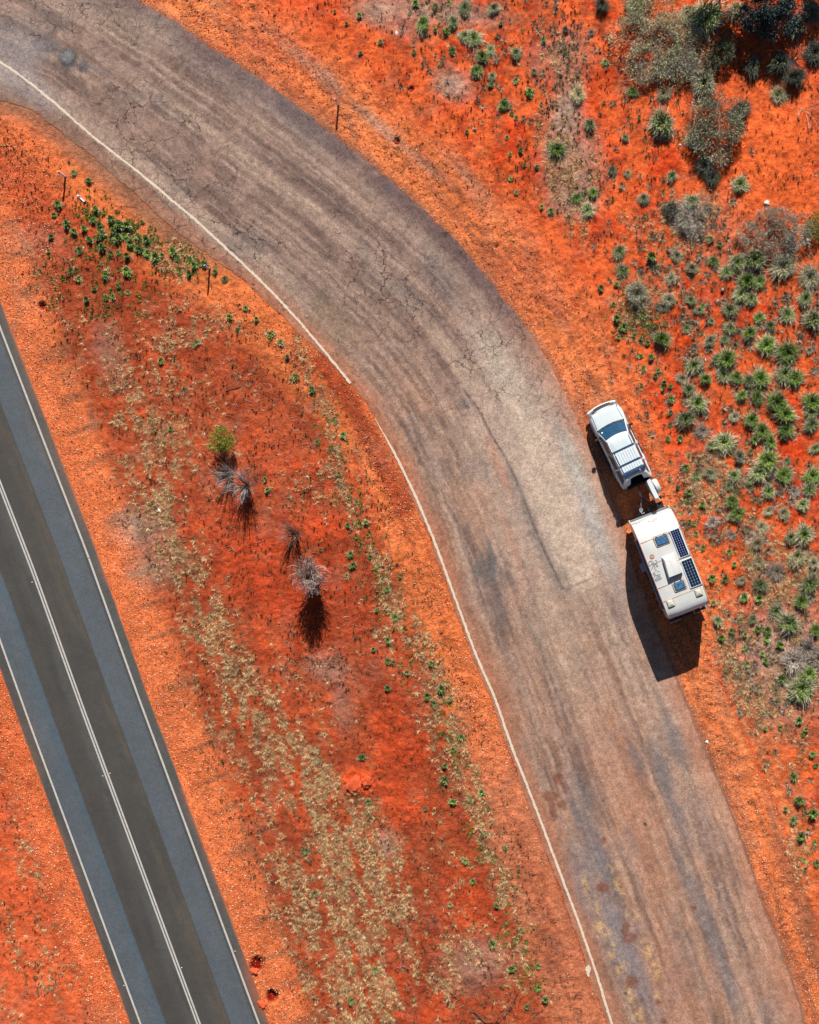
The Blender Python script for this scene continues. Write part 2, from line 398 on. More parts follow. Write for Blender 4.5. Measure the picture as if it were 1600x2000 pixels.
# orange gravel shoulders
gr = (1-smooth(70, 175, dR))*east*(.55+.45*smooth(.3, .6, n_mid))*smooth(2000, 1500, y*1.0)*.9
gr = np.maximum(gr, (1-smooth(55, 105, dR))*east*.75)
c = mix(c, (.63, .18, .058), gr)
c = mix(c, (.36, .14, .075), gr*smooth(.52, .72, n_st)*.6)
c = mix(c, (.62, .155, .045), ((1-smooth(60, 120, -dL))*(dL < 0))*.9)
pk = ((1-smooth(70, 130, -dL))*(dL < 0))*smooth(1350, 1600, y)
c = mix(c, (.44, .145, .072), pk*.85)
dk, _ = polydist(P, [(625,710),(680,775),(715,840),(750,910),(790,990)])
c = mix(c, (.26, .035, .012), np.exp(-(np.clip(np.abs(dk)-8, 0, None)/14)**2)*.85)
hv = (1-smooth(62, 92+30*n_mid, dH))*(dH > -10); c = mix(c, (.63, .155, .05), hv*.9)
wv_ = (dH < -272*PERP+10)*(1-smooth(45, 80, -dH-272*PERP)); c = mix(c, (.60, .125, .038), wv_*.9)
c = mix(c, (.56, .095, .03), (dH < -272*PERP)*smooth(45, 80, -dH-272*PERP)*.9)
# scalloped grader windrows beside the highway
sc_ = np.abs(((tH/S+.8*np.sin(tH/60)) % 2.6)/2.6-.5)*2
c = mix(c, (.24, .085, .04), (dH > 0)*smooth(22, 55, dH+30*(n_sm-.5))*(1-smooth(80, 110, dH))*smooth(.74, .93, sc_+.25*(n_pt-.5))*.75)
c = mix(c, (.26, .095, .045), (dH > 0)*np.exp(-((dH-84-8*np.sin(tH/40))/7)**2)*smooth(.45, .6, n_st)*.7)
# dusty greys of old tracks and ash coloured patches
for cx, cy, rx, ry, a, s in [(1105,215,28,60,10,.8),(1115,320,50,75,0,.75),(1120,395,40,28,0,.8),(1095,110,55,45,0,.45),(860,20,110,22,8,.8),(725,20,40,22,0,.7),(780,45,60,25,20,.5),(885,165,36,26,30,.8),(595,115,70,13,38,.75),(640,160,35,13,40,.6),(740,245,60,11,42,.6),(830,320,40,11,42,.5),(930,370,60,14,55,.35),(1530,1290,90,110,0,.8),(1090,1900,20,30,0,.1),(640,1305,38,26,20,.45),(668,1380,18,45,-10,.35),(275,1030,50,35,0,.6),(300,1110,45,35,0,.5),(215,690,25,60,-15,.35),(755,1650,22,26,0,.6),(1400,455,60,60,0,.2),(60,470,70,30,0,.2),(930,1880,60,40,0,.5)]:
    c = mix(c, (.31, .24, .18), blob(P, cx, cy, rx, ry, a, .8)*s*smooth(.25, .55, n_sm+.25))
# grey apron that fades from the old seal into the sand, top left
ap = (1-smooth(8, 46+20*n_mid, -dL))*(dL < 0)*(1-smooth(470, 560, y)); c = mix(c, (.24, .12, .07), ap*.85)
# straw litter colour under the dry grass
c = mix(c, (.42, .215, .10), np.clip(D, 0, 1)*(.05+.6*smooth(.47, .62, fbm(al*.4, ac, 11, 48, 3))))
c = mix(c, (.27, .07, .032), smooth(.15, .5, D)*.3)
shd_ = fbm(tRr*.10, dR, 15, 57, 4); nearR = (dR > 0)*(1-smooth(80, 130, dR))
c = mix(c, (.25, .085, .045), nearR*smooth(.52, .68, shd_)*.65); c = mix(c, (.68, .19, .06), nearR*smooth(.48, .32, shd_)*.5)
c = mix(c, (.27, .12, .07), (dR > 0)*(1-smooth(0, 16, dR+14*(n_mid-.5)))*.7)
shl = fbm(tLl*.10, dL, 14, 58, 4); nearL = (dL < 0)*(1-smooth(60, 100, -dL))*(y > 520)
c = mix(c, (.30, .07, .03), nearL*smooth(.54, .68, shl)*.5)
# tyre marks in the right hand shoulder
for q in ([(1185,700),(1225,790),(1262,880),(1300,960)],[(1400,1310),(1440,1400),(1475,1480),(1510,1560),(1545,1650)],[(1418,1300),(1455,1385),(1480,1440)],[(690,890),(720,960),(745,1020)],[(640,850),(700,960),(735,1040)]):
    d_, _ = polydist(P, q); c = mix(c, (.42, .045, .012), np.exp(-(d_/5)**2)*.6)
for px_, py_, r_, dp in PITS: c = mix(c, (.17, .006, .002), blob(P, px_, py_, r_, r_*1.15, 20, .25))
c = mix(c, (.62, .07, .015), blob(P, 700, 1530, 30, 24, 20, .4)*.9)
for cx, cy, r_ in [(20,330,90),(560,50,120),(1060,520,90)]: c = mix(c, (.68, .12, .035), blob(P, cx, cy, r_, r_, 0, .9)*.4)
c *= (.68+.64*n_sm)[:, None]
c *= (.80+.40*fbm(x, y, 110, 49, 4))[:, None]; c *= (.82+.36*fbm(x, y*.6, 26, 50, 3))[:, None]
c = mix(c, (.24, .15, .10), smooth(.62, .76, fbm(x, y, 48, 52, 4))*.2*(1-blob(P, 1500, 340, 120, 190, 0, .5)))
c *= (.90+.2*vnoise(x, y, 3.2, 91))[:, None]
# relief
rough = .35+.65*smooth(.3, .7, n_mid)
z = (fbm(x, y, 16, 51, 3)-.5)*.15*rough+(vnoise(x, y, 5, 55)-.5)*.07+(n_mid-.5)*.16
z += np.where(east > .5, (fbm(x*1.6, y*.7, 12, 77, 2)-.5)*.12*(1-gr), 0)
z *= np.where((hv > .5) | (wv_ > .5), .45, 1)
for px_, py_, r_, dp in PITS: z -= dp*blob(P, px_, py_, r_, r_*1.15, 20, .3)
z += blob(P, 700, 1530, 30, 24, 20, .4)*(.04+.12*(vnoise(x, y, 7, 88)))
near = np.minimum(np.minimum(np.abs(dL), np.abs(dR)), np.abs(np.where(dH > -120, dH, dH+272*PERP)))
z *= smooth(2, 26, near); z = z*.9-.012
z = np.where(((dL > 14) & (dR < -14)) | ((dH < -9) & (dH > -262*PERP)), -.06, z)
far = (np.abs(wx) > 26) | (np.abs(wy) > 32); z = np.where(far, np.where(road_in | hwy_in, -.12, -.03), z)
gm = raw_mesh('ground', np.c_[wx, wy, z], grid_faces(len(gx), len(gy)), c, True, M_ground)
ground = tag(link('ground', gm), kind='structure')
def gz(px, py):  # ground height near a pixel
    X, Y = G(px, py); i = np.clip(np.searchsorted(gx, X), 0, len(gx)-1); j = np.clip(np.searchsorted(gy, Y), 0, len(gy)-1)
    return z[i*len(gy)+j]

# ------------------------------------------------------------------ the old curved road
nrow = 760
La, _ = resample(L_EDGE, nrow); Ra, _ = resample(R_EDGE, nrow)
# extend both ways past the frame
def extend(A, n, step, end):
    d = (A[-1]-A[-25]) if end else (A[0]-A[25]); d = d/np.hypot(*d); k = (1+np.arange(n))*step
    E = (A[-1] if end else A[0])+k[:, None]*d
    return np.r_[A, E] if end else np.r_[E[::-1], A]
La = extend(extend(La, 30, 60, True), 30, 60, False); Ra = extend(extend(Ra, 30, 60, True), 30, 60, False)
ncol = 128; sv = np.linspace(0, 1, ncol)
tarr = np.r_[0, np.cumsum(np.hypot(*np.diff((La+Ra)/2, axis=0).T))]
W = np.hypot(*(Ra-La).T)
# ragged edges
jl = (fbm(tarr, tarr*0, 26, 61, 4)-.5)*12+(vnoise(tarr, tarr*0, 5, 66)-.5)*3
jr = (fbm(tarr, tarr*0+9, 30, 62, 4)-.5)*9+(vnoise(tarr, tarr*0, 4, 67)-.5)*4
sl = (jl/W)[:, None]; sr = 1+(jr/W)[:, None]
SS = sl+(sr-sl)*sv[None, :]
RP = La[:, None, :]*(1-SS[..., None])+Ra[:, None, :]*SS[..., None]
PR = RP.reshape(-1, 2); sR = np.repeat(sv[None, :], len(La), 0).ravel(); tR = np.repeat(tarr[:, None], ncol, 1).ravel(); xr, yr = PR[:, 0], PR[:, 1]
wR = np.repeat(W[:, None], ncol, 1).ravel()
q = sR*420
c = np.empty((len(PR), 3), np.float32); c[:] = (.265, .158, .108)
st1 = fbm(tR*.10, q, 22, 70, 5); st2 = fbm(tR*.05, q, 46, 71, 4); mot = fbm(xr, yr, 90, 72, 5); fin = fbm(xr, yr, 12, 73, 4)
top = 1-smooth(350, 900, yr); low = smooth(1150, 1500, yr)
c = mix(c, (.20, .130, .102), top*.85)
c = mix(c, (.295, .150, .090), low*.8)
c = mix(c, (.35, .195, .130), low*smooth(.5, .95, sR)*.65)
c = mix(c, (.12, .075, .062), smooth(.49, .66, st1)*.75)
st3 = fbm(tR*.045, q, 8, 174, 4); c = mix(c, (.12, .075, .06), smooth(.52, .68, st3)*.55); c = mix(c, (.40, .285, .22), smooth(.50, .30, st3)*.4)
c = mix(c, (.37, .26, .19), smooth(.50, .72, st2)*(.65-.35*low))
c = mix(c, (.145, .112, .10), smooth(.55, .75, mot)*.5)
c = mix(c, (.30, .19, .15), smooth(.5, .7, fbm(xr, yr, 30, 76, 4))*.4)
c = mix(c, (.33, .175, .115), smooth(.55, .78, fbm(xr, yr, 120, 75, 4))*.45*(1-.6*top))
# dust along both margins
c = mix(c, (.36, .125, .06), (1-smooth(0, .13, sR+.08*(mot-.5)))*.8*smooth(120, 500, yr))
c = mix(c, (.38, .15, .08), smooth(.86, 1.0, sR+.14*(mot-.5))*.6*smooth(500, 700, yr)); c = mix(c, (.40, .14, .065), smooth(.985, 1.0, sR+.03*(fin-.5))*.55); c = mix(c, (.09, .055, .045), np.exp(-((sR-.995)/.006)**2)*smooth(1150, 1350, yr)*.8)
c = mix(c, (.115, .07, .065), smooth(.82, .95, sR)*(1-smooth(560, 760, yr))*.85*smooth(.2, .6, mot+.15))
c = mix(c, (.23, .13, .085), (1-smooth(.0, .09, sR+.07*(fin-.5)))*(1-smooth(420, 560, yr))*.85)
c = mix(c, (.30, .135, .08), (1-smooth(.02, .17, sR))*smooth(1100, 1300, yr)*.5)
def B(cx, cy, rx, ry, a, col, s, soft=.6, br=True):
    global c
    m = blob(PR, cx, cy, rx, ry, a, soft)*s
    if br: m = m*smooth(.15, .6, fin+.18)
    c = mix(c, col, m)
pale = (.43, .325, .245); B(1060,930,90,230,-25,(.37,.27,.22),.6,.9); dark = (.105, .095, .092)
B(1020,800,32,150,-27,pale,.75,.8); B(1075,960,42,130,-24,pale,.75,.7); B(1115,1075,40,85,-22,pale,.8,.45); B(975,720,24,110,-32,(.38,.30,.24),.6,.8)
B(1165,1040,18,110,-22,(.34,.32,.30),.6,.8); B(1120,900,16,80,-24,(.30,.33,.30),.4,.8)
B(1040,1030,14,140,-24,(.20,.15,.125),.75,.5); B(1100,1130,14,26,-22,(.2,.155,.12),.7,.4)
B(905,790,14,9,0,dark,.5); B(960,1110,10,26,0,dark,.75); B(935,1112,12,12,0,dark,.6); B(957,1080,7,22,-10,dark,.6); B(975,1190,18,40,-10,dark,.35); B(1050,1250,10,60,-20,(.15,.12,.1),.35)
B(975,910,9,60,-22,(.36,.15,.09),.5); B(1000,1060,10,60,-20,(.36,.16,.1),.35)
for i, (a_, b_, r_) in enumerate([(1140,1560,16),(1160,1640,15),(1125,1590,10),(1185,1700,14),(1235,1640,10),(1240,1480,10),(1330,1690,16),(1370,1770,16),(1310,1560,12),(1190,1790,12),(1240,1880,16),(1270,1950,18),(1290,1500,14),(1335,1620,12),(1400,1850,14),(1430,1930,14),(1320,1440,14)]):
    B(a_, b_, r_, r_*3.6, -21, (.125,.115,.118), .55, .8)
B(1160,1745,30,120,-20,(.17,.15,.155),.45); B(1230,1860,34,90,-18,(.19,.17,.18),.5)
B(1225,1560,36,160,-21,(.36,.155,.09),.45,.9); B(1300,1900,40,110,-20,(.34,.145,.085),.45,.9)
for a_, b_, rx_, ry_, an in [(1075,1555,17,10,0),(1090,1519,10,10,0),(1097,1571,11,7,-10),(1079,1580,7,22,-10),(1178,1733,14,10,0),(1230,1832,16,10,-10),(1222,1812,7,16,10),(1234,1918,13,13,0),(1020,1614,14,5,-10),(1180,1640,5,8,0),(1285,1958,6,6,0),(1296,1994,6,6,0),(1355,1772,6,4,0)]:
    B(a_, b_, rx_, ry_, an, (.16,.062,.038), .85, .35, False)
yel = (.46, .28, .12)
for a_, b_, rx_, ry_ in [(1142,1717,5,9),(1149,1740,7,7),(1166,1772,5,8),(1172,1810,10,11),(1190,1838,8,14),(1195,1862,6,6),(1209,1728,9,10),(1233,1788,7,7),(1266,1852,10,15),(1280,1895,9,16),(1284,1945,5,6),(1208,1890,5,9),(1240,1970,11,14),(1228,1940,7,10),(1192,1695,5,6),(1222,1886,7,5)]:
    m_ = blob(PR, a_, b_, rx_*1.2, ry_*1.5, -18, .9)*smooth(.42, .58, fbm(xr, yr, 8, 79, 3)); c = mix(c, yel, m_*.72)
# oily round stains top left
cru = (.10, .10, .105)
B(133,115,18,20,0,(.06,.06,.065),.95,.3,False); B(131,110,11,11,0,(.22,.215,.21),.7,.5); B(163,130,10,12,0,(.07,.07,.07),.8,.4,False); B(85,88,29,20,15,(.11,.095,.095),.8,.6,False); B(108,88,7,9,0,cru,.6); B(190,138,30,4,28,cru,.6)
B(5,40,14,22,0,dark,.5); B(20,110,60,60,0,(.27,.24,.24),.5); B(70,180,60,25,35,(.25,.22,.22),.45); B(440,120,14,7,0,dark,.5)
B(300,60,60,40,30,(.26,.19,.15),.5); B(250,240,80,40,30,(.25,.155,.115),.5); B(650,620,70,30,50,(.21,.15,.10),.5); B(860,540,60,26,55,(.14,.115,.105),.5); B(560,220,120,24,38,(.12,.09,.09),.5); B(420,150,90,22,38,(.13,.10,.095),.45)
B(758,373,5,5,0,(.07,.07,.075),1,.25,False); B(1260,1609,4,4,0,(.04,.03,.03),.9,.3,False); B(1222,1940,3,3,0,(.05,.03,.03),.9,.3,False)
# the saw-cut patch end and the long joint
for qd, wd, sd in (([(905,760),(935,800),(960,850),(985,890),(1003,925),(1020,965),(1040,1020),(1063,1075),(1085,1120),(1099,1150)], 2.4, .85), ([(1099,1151),(1112,1150),(1130,1140),(1165,1127)], 1.6, .6), ([(1113,1148),(1100,1110),(1085,1070),(1072,1040)], 1.8, .35), ([(1170,1050),(1195,1130),(1225,1220),(1260,1310)], 3, .12)):
    d_, _ = polydist(PR, qd); c = mix(c, (.07, .05, .045), np.exp(-(d_/wd)**2)*sd*(.5+.5*smooth(.3, .6, fin)))
# long tyre polished grooves following the bend
for s0, ws, a0, a1, sd in ((.34,.008,150,900,.3),(.42,.006,300,1000,.25),(.62,.01,100,700,.3),(.70,.006,200,760,.3),(.55,.006,900,1500,.25),(.78,.006,1350,2000,.2),(.66,.01,1250,2000,.2),(.26,.01,1300,2000,.2)):
    wob = .012*np.sin(tR/110)+.02*(fbm(tR, tR*0, 160, int(s0*100), 3)-.5)
    c = mix(c, (.12, .09, .085), np.exp(-((sR-s0-wob)/ws)**2)*sd*smooth(a0-60, a0+80, yr)*(1-smooth(a1-80, a1+60, yr))*smooth(.3, .6, st1+.1))
c *= (.72+.56*fbm(xr, yr, 8, 78, 3))[:, None]
crack = np.clip((1-smooth(520, 1000, yr))*1.0+.22*(1-smooth(1000, 1500, yr))*(yr > 520), 0, 1)*(.35+.65*smooth(.35, .55, mot))
zr = .006+.010*smooth(0, .02, sR)*(1-smooth(.98, 1, sR))+.03*np.sin(np.pi*sR)
X, Y = (xr-800)/S, (1000-yr)/S
nR = len(La); V = np.c_[X, Y, zr]
# skirt below both edges so the seal has thickness
i0 = np.arange(nR)*ncol; i1 = i0+ncol-1
V = np.r_[V, V[i0], np.c_[X[i0], Y[i0], zr[i0]*0-.1], V[i1], np.c_[X[i1], Y[i1], zr[i1]*0-.1]]
F = grid_faces(nR, ncol); b0 = len(PR); k = np.arange(nR-1)
F = np.r_[F, np.stack([b0+k, b0+k+1, b0+nR+k+1, b0+nR+k], 1), np.stack([b0+2*nR+k+1, b0+2*nR+k, b0+3*nR+k, b0+3*nR+k+1], 1)]
c = np.r_[c, c[i0], c[i0]*.8, c[i1], c[i1]*.8]
rm = raw_mesh('old_road', V, F, c, True, M_road)
at = rm.attributes.new('Crack', 'FLOAT', 'POINT'); at.data.foreach_set('value', np.r_[crack, crack[i0], crack[i0], crack[i1], crack[i1]].astype(np.float32))
tag(link('old_road', rm), kind='structure')
def road_z(P):
    dl, _ = polydist(P, Lfull); dr, _ = polydist(P, Rfull); s = np.clip(np.abs(dl)/(np.abs(dl)+np.abs(dr)+1e-6), 0, 1)
    return .016+.03*np.sin(np.pi*s)

def stripe(name, Q, wpx, mat, zfun, z0, rag=0, step=3, seed=3, taper=None):
    A, s = resample(Q, step=step); d = np.gradient(A, axis=0); d /= np.hypot(*d.T)[:, None]; n = np.c_[-d[:, 1], d[:, 0]]
    w = np.full(len(A), wpx/2.)
    a = w+(vnoise(s, s*0, 5, seed)-.5)*rag; b = w+(vnoise(s, s*0, 5, seed+1)-.5)*rag
    if taper is not None: f = taper(A); a = a*f; b = b*f
    C = [A-n*a[:, None], A-n*a[:, None]*.2, A+n*b[:, None]]
    P3 = np.stack(C, 1).reshape(-1, 2); zz = zfun(P3)+z0
    me = raw_mesh(name, np.c_[(P3[:, 0]-800)/S, (1000-P3[:, 1])/S, zz], grid_faces(len(A), 3)[:, ::-1].copy(), None, False, mat)
    return tag(link(name, me), kind='structure')
stripe('edge_line_paint', LINE_A, 4.6, M_line, road_z, .007, 2.2, 2.5, 3)
stripe('edge_line_paint', LINE_B, 4.6, M_line, road_z, .007, 1.6, 2.5, 9, taper=lambda A: np.where((A[:, 1] < 880), .35+.65*smooth(820, 885, A[:, 1])*(.6+.4*vnoise(A[:, 1], A[:, 1]*0, 7, 5)), 1.0))
# splash of spilt paint beside the line
me = MB(); cx, cy = G(1149, 1896); pts = [(cx+math.cos(t)*(.13+.05*math.sin(3*t)), cy+math.sin(t)*(.34+.06*math.cos(5*t)), .002+.02) for t in np.linspace(0, 2*math.pi, 14)[:-1]]
me.add(pts, [list(range(13))]); o = me.build('paint_spill', M_line, fix=False); tag(o, kind='structure')

# ------------------------------------------------------------------ the highway
Hc, sH = resample(H_EDGE, step=6); d = np.gradient(Hc, axis=0); d /= np.hypot(*d.T)[:, None]; nH = np.c_[-d[:, 1], d[:, 0]]  # towards the lower left
uu = np.unique(np.r_[np.linspace(0, 272, 130), [19, 24, 74, 76, 201, 203, 251, 253]])*PERP
PH = Hc[:, None, :]+nH[:, None, :]*uu[None, :, None]
# ragged lip
lip = (vnoise(sH, sH*0, 9, 5)-.5)*2.6; PH[:, 0] -= nH*lip[:, None]*.9; PH[:, -1] += nH*lip[::-1][:, None]*.9
PHf = PH.reshape(-1, 2); uH = np.repeat(uu[None, :]/PERP, len(Hc), 0).ravel(); tH2 = np.repeat(sH[:, None], len(uu), 1).ravel()
drk = np.array((.052, .047, .041)); blu = np.array((.072, .083, .092)); shd = np.array((.066, .063, .057))
c = np.empty((len(PHf), 3), np.float32); c[:] = drk
nb = fbm(tH2*.12, uH, 16, 21, 4); nn = fbm(tH2, uH, 90, 22, 4)
c = mix(c, shd, 1-smooth(18, 26, uH)); c = mix(c, shd*.9, smooth(250, 256, uH))
c = mix(c, blu, smooth(24, 30, uH)*(1-smooth(73.5, 76.5, uH)))
c = mix(c, blu, smooth(200.5, 204, uH)*(1-smooth(246, 253, uH)))
c = mix(c, (.055, .08, .10), smooth(200, 203, uH)*(1-smooth(208, 222, uH))*.6)
c = mix(c, (.085, .080, .085), smooth(24, 40, uH)*(1-smooth(40, 58, uH))*.2)
c = mix(c, (.085, .068, .050), smooth(76, 80, uH)*(1-smooth(88, 118, uH))*smooth(.35, .65, nb)*.8)
c = mix(c, (.08, .078, .07), smooth(138, 141, uH)*(1-smooth(142, 175, uH))*.6)
c = mix(c, (.042, .040, .037), smooth(.5, .75, nb)*smooth(77, 85, uH)*(1-smooth(190, 201, uH))*.6)
c *= (.93+.14*nn)[:, None]; c *= (.96+.08*fbm(tH2*.3, uH, 8, 24, 3))[:, None]
dn = fbm(tH2*.3, uH, 30, 27, 4); c = mix(c, (.20, .095, .06), (1-smooth(0, 20, uH+14*(dn-.5)))*.55*smooth(.4, .7, dn)); c = mix(c, (.20, .095, .06), smooth(254, 272, uH)*.4*smooth(.4, .7, dn)); c = mix(c, (.16, .09, .06), smooth(.55, .8, fbm(tH2*.15, uH, 60, 28, 4))*.22); c = mix(c, (.42, .14, .06), (1-smooth(.0, 3.5*dn+1, uH))*.8); c = mix(c, (.42, .14, .06), smooth(270, 272, uH)*.75)
c = mix(c, (.30, .09, .04), blob(PHf, 500, 1930, 14, 60, -20, .8)*.6)
zH = .03+.035*np.sin(np.pi*uH/272)
V = np.c_[(PHf[:, 0]-800)/S, (1000-PHf[:, 1])/S, zH]; nr, nc = len(Hc), len(uu)
i0 = np.arange(nr)*nc; i1 = i0+nc-1
V = np.r_[V, V[i0], np.c_[V[i0, :2], V[i0, 2]*0-.12], V[i1], np.c_[V[i1, :2], V[i1, 2]*0-.12]]
b0 = nr*nc; k = np.arange(nr-1)
F = np.r_[grid_faces(nr, nc), np.stack([b0+k, b0+k+1, b0+nr+k+1, b0+nr+k], 1), np.stack([b0+2*nr+k+1, b0+2*nr+k, b0+3*nr+k, b0+3*nr+k+1], 1)]
c = np.r_[c, c[i0], c[i0], c[i1], c[i1]]
hm = raw_mesh('highway', V, F[:, ::-1].copy(), c, True, M_hwy)
tag(link('highway', hm), kind='structure')
def hline(name, off, wpx, mat):
    a = (off-wpx/2)*PERP; b = (off+wpx/2)*PERP
    rows = [Hc+nH*v for v in (a, b)]; P3 = np.stack(rows, 1).reshape(-1, 2)
    zz = np.repeat((.03+.035*np.sin(np.pi*off/272)+.006), len(P3))
    me = raw_mesh(name, np.c_[(P3[:, 0]-800)/S, (1000-P3[:, 1])/S, zz], grid_faces(len(Hc), 2), None, False, mat)
    tag(link(name, me), kind='structure')
hline('edge_line', 20, 3.9, M_linew); hline('edge_line', 251.5, 3.9, M_linew)
hline('centre_line', 134.7, 3.4, M_linew); hline('centre_line', 140.3, 3.4, M_linew)

# reflective studs
def stud(px, py, label):
    X, Y = G(px, py); t = empty('road_stud', (X, Y, .064), math.radians(-70)); t.scale = (.6, .6, .7)
    m = MB(); m.box(-.06, .06, -.05, .05, -.03, .008, t=.003); m.build('stud_base', M_studb, t)
    m = MB(); m.box(-.04, .04, -.045, .045, .008, .03, t=.008); m.build('reflector', M_stud, t)
    tag(t, label, 'road stud', 'reflective studs on the highway')
for a in [(76,1133,'pale reflective stud on the right of the double centre line, the upper of two pairs'),
          (64,1137,'yellowish reflective stud on the left of the double centre line, the upper of two pairs'),
          (174,1088,'pale reflective stud just outside the right edge line, near the picture\'s middle height'),
          (216,1510,'pale reflective stud on the right of the double centre line, the middle pair'),
          (202,1515,'reflective stud on the left of the double centre line, the middle pair'),
          (460,1857,'pale reflective stud outside the right edge line near the two burrows'),
          (243,1924,'pale reflective stud outside the left edge line near the bottom of the picture'),
          (356,1889,'reflective stud right of the double centre line near the bottom of the picture')]: stud(*a)

# ------------------------------------------------------------------ loose stones (gravel) as stuff
def scatter_mask(n, box, f, seed):
    r = np.random.default_rng(seed); out = []
    tot = 0
    while tot < n:
        Q = np.c_[r.uniform(box[0], box[2], n), r.uniform(box[1], box[3], n)]
        Q = Q[r.random(n) < f(Q)]; out.append(Q); tot += len(Q)
        if len(out) > 60: break
    return np.concatenate(out)[:n]
def stones(name, Q, smin, smax, cols, wts, seed, zf, kind='stuff'):
    r = np.random.default_rng(seed); n = len(Q); X = (Q[:, 0]-800)/S; Y = (1000-Q[:, 1])/S
    size = smin+(smax-smin)*r.random(n)**2.5; ang = r.random(n)*6.28; h = size*(.5+.5*r.random(n)); el = .7+.6*r.random(n)
    V = np.zeros((n, 5, 3), np.float32)
    for k in range(4):
        a = ang+k*math.pi/2+r.normal(0, .25, n); V[:, k, 0] = X+np.cos(a)*size*el*.5; V[:, k, 1] = Y+np.sin(a)*size*.5; V[:, k, 2] = zf-.008
    V[:, 4, 0] = X+r.normal(0, .12, n)*size; V[:, 4, 1] = Y+r.normal(0, .12, n)*size; V[:, 4, 2] = zf+h
    b = np.arange(n)*5; F = np.concatenate([np.stack([b+k, b+(k+1) % 4, b+4], 1) for k in range(4)])
    ci = r.choice(len(cols), n, p=np.array(wts)/sum(wts)); C = np.asarray(cols)[ci]*(.8+.4*r.random((n, 1)))
    me = raw_mesh(name, V.reshape(-1, 3), F, np.repeat(C, 5, 0), False, M_stone)
    return tag(link(name, me), kind=kind)
def scrub_mask(Q):
    g = np.zeros(len(Q))
    for cx, cy, rx, ry, s in [(1450,650,190,260,1),(1430,930,130,160,1),(1500,1200,110,200,.9),(1330,480,120,110,.8),(1000,120,180,120,.5),(1200,250,120,160,.35),(1540,1600,60,160,.4)]: g = np.maximum(g, s*blob(Q, cx, cy, rx, ry, 0, .5))
    dr, _ = polydist(Q, Rfull); return g*(dr > 85)*smooth(.38, .62, fbm(Q[:, 0], Q[:, 1], 30, 39, 3))
def gravel_mask(Q):
    dl, dr, dh, _ = fields(Q); x, y = Q[:, 0], Q[:, 1]
    nz = smooth(.35, .65, fbm(x, y, 50, 31, 3))
    a = ((dr > 1)*(1-smooth(60, 165, dr))*(.35+.65*nz))*(1-.75*smooth(40, 70, dr)*smooth(1300, 1500, y))
    b = ((dl < -1)*(1-smooth(40, 85, -dl))*(.25+.75*nz))*(y > 560)*(1-.85*smooth(1400, 1550, y))
    c_ = (dh > 1)*(1-smooth(55, 90, dh))*.85; d_ = (dh < -272*PERP-1)*(1-smooth(50, 85, -dh-272*PERP))*.85
    e = (dl < -45)*(y < 620)*(x < 120)*(dh > 0)*.6
    inn = ~((dl > 0) & (dr < 0)) & ~((dh < 0) & (dh > -272*PERP))
    return np.clip(np.maximum.reduce([a, b, c_, d_, e]), 0, 1)*inn
Qg = scatter_mask(80000, (-40, -40, 1640, 2040), gravel_mask, 12)
zg = np.array([z_ for z_ in z[np.clip(np.searchsorted(gx, (Qg[:, 0]-800)/S), 0, len(gx)-1)*len(gy)+np.clip(np.searchsorted(gy, (1000-Qg[:, 1])/S), 0, len(gy)-1)]])
stones('gravel', Qg, .03, .085, [(.62, .15, .04), (.68, .36, .15), (.74, .56, .38), (.24, .035, .014), (.50, .09, .025)], [4, 3.4, 1.8, 5, 4], 4, zg)
Qs = scatter_mask(5200, (-20, -20, 1620, 2020), lambda Q: (lambda dl, dr, dh: ((dl > 0) & (dr < 0))*(.15+.85*(1-smooth(0, 120, -dr))))(*fields(Q)[:3]), 13)
stones('road_chips', Qs, .02, .045, [(.60, .5, .4), (.2, .1, .07), (.45, .2, .12)], [2, 3, 3], 5, road_z(Qs))

# ------------------------------------------------------------------ dry grass cover (stuff)
def tufts(name, Q, rad, hgt, nb, wid, cols, wts, seed, zf, mat):
    """many little tufts, each nb narrow bent blades; one object"""
    r = np.random.default_rng(seed); n = len(Q); X = ((Q[:, 0]-800)/S)[:, None]; Y = ((1000-Q[:, 1])/S)[:, None]
    sc = (.6+.9*r.random(n)**1.5)[:, None]
    a = r.random((n, nb))*6.283; rr = rad*sc*(.25+1.0*r.random((n, nb))); hh = hgt*sc*(.35+.9*r.random((n, nb)))
    bx = X+np.cos(a)*rr*.15+r.normal(0, .02, (n, nb)); by = Y+np.sin(a)*rr*.15+r.normal(0, .02, (n, nb))
    tx = X+np.cos(a)*rr; ty = Y+np.sin(a)*rr; w = wid*(.7+.6*r.random((n, nb)))
    px, py = -np.sin(a)*w, np.cos(a)*w; zb = zf[:, None]-.01+0*a
    V = np.stack([np.stack([bx-px, by-py, zb], -1), np.stack([bx+px, by+py, zb], -1), np.stack([tx, ty, zb+hh], -1)], 2).reshape(-1, 3)
    F = np.arange(len(V)).reshape(-1, 3)
    ci = r.choice(len(cols), n, p=np.array(wts)/sum(wts)); C = np.asarray(cols)[ci][:, None, :]*(.75+.5*r.random((n, nb, 1)))
    C = np.repeat(C.reshape(-1, 3), 3, 0)
    me = raw_mesh(name, V, F, C, False, mat)
    return tag(link(name, me), kind='stuff')
def zat(Q): return z[np.clip(np.searchsorted(gx, (Q[:, 0]-800)/S), 0, len(gx)-1)*len(gy)+np.clip(np.searchsorted(gy, (1000-Q[:, 1])/S), 0, len(gy)-1)]
def dens(Q):
    d_, dl, dr, dh = straw_density(Q); inn = ~((dl > -6) & (dr < 3)) & ~((dh < 2) & (dh > -274*PERP)); return np.clip(d_*.8-.06, 0, .8)*inn
straw = [(.68, .47, .24), (.56, .35, .16), (.38, .23, .11), (.20, .12, .06), (.20, .18, .07)]
Qd = scatter_mask(11500, (-20, -20, 1620, 2020), dens, 21)
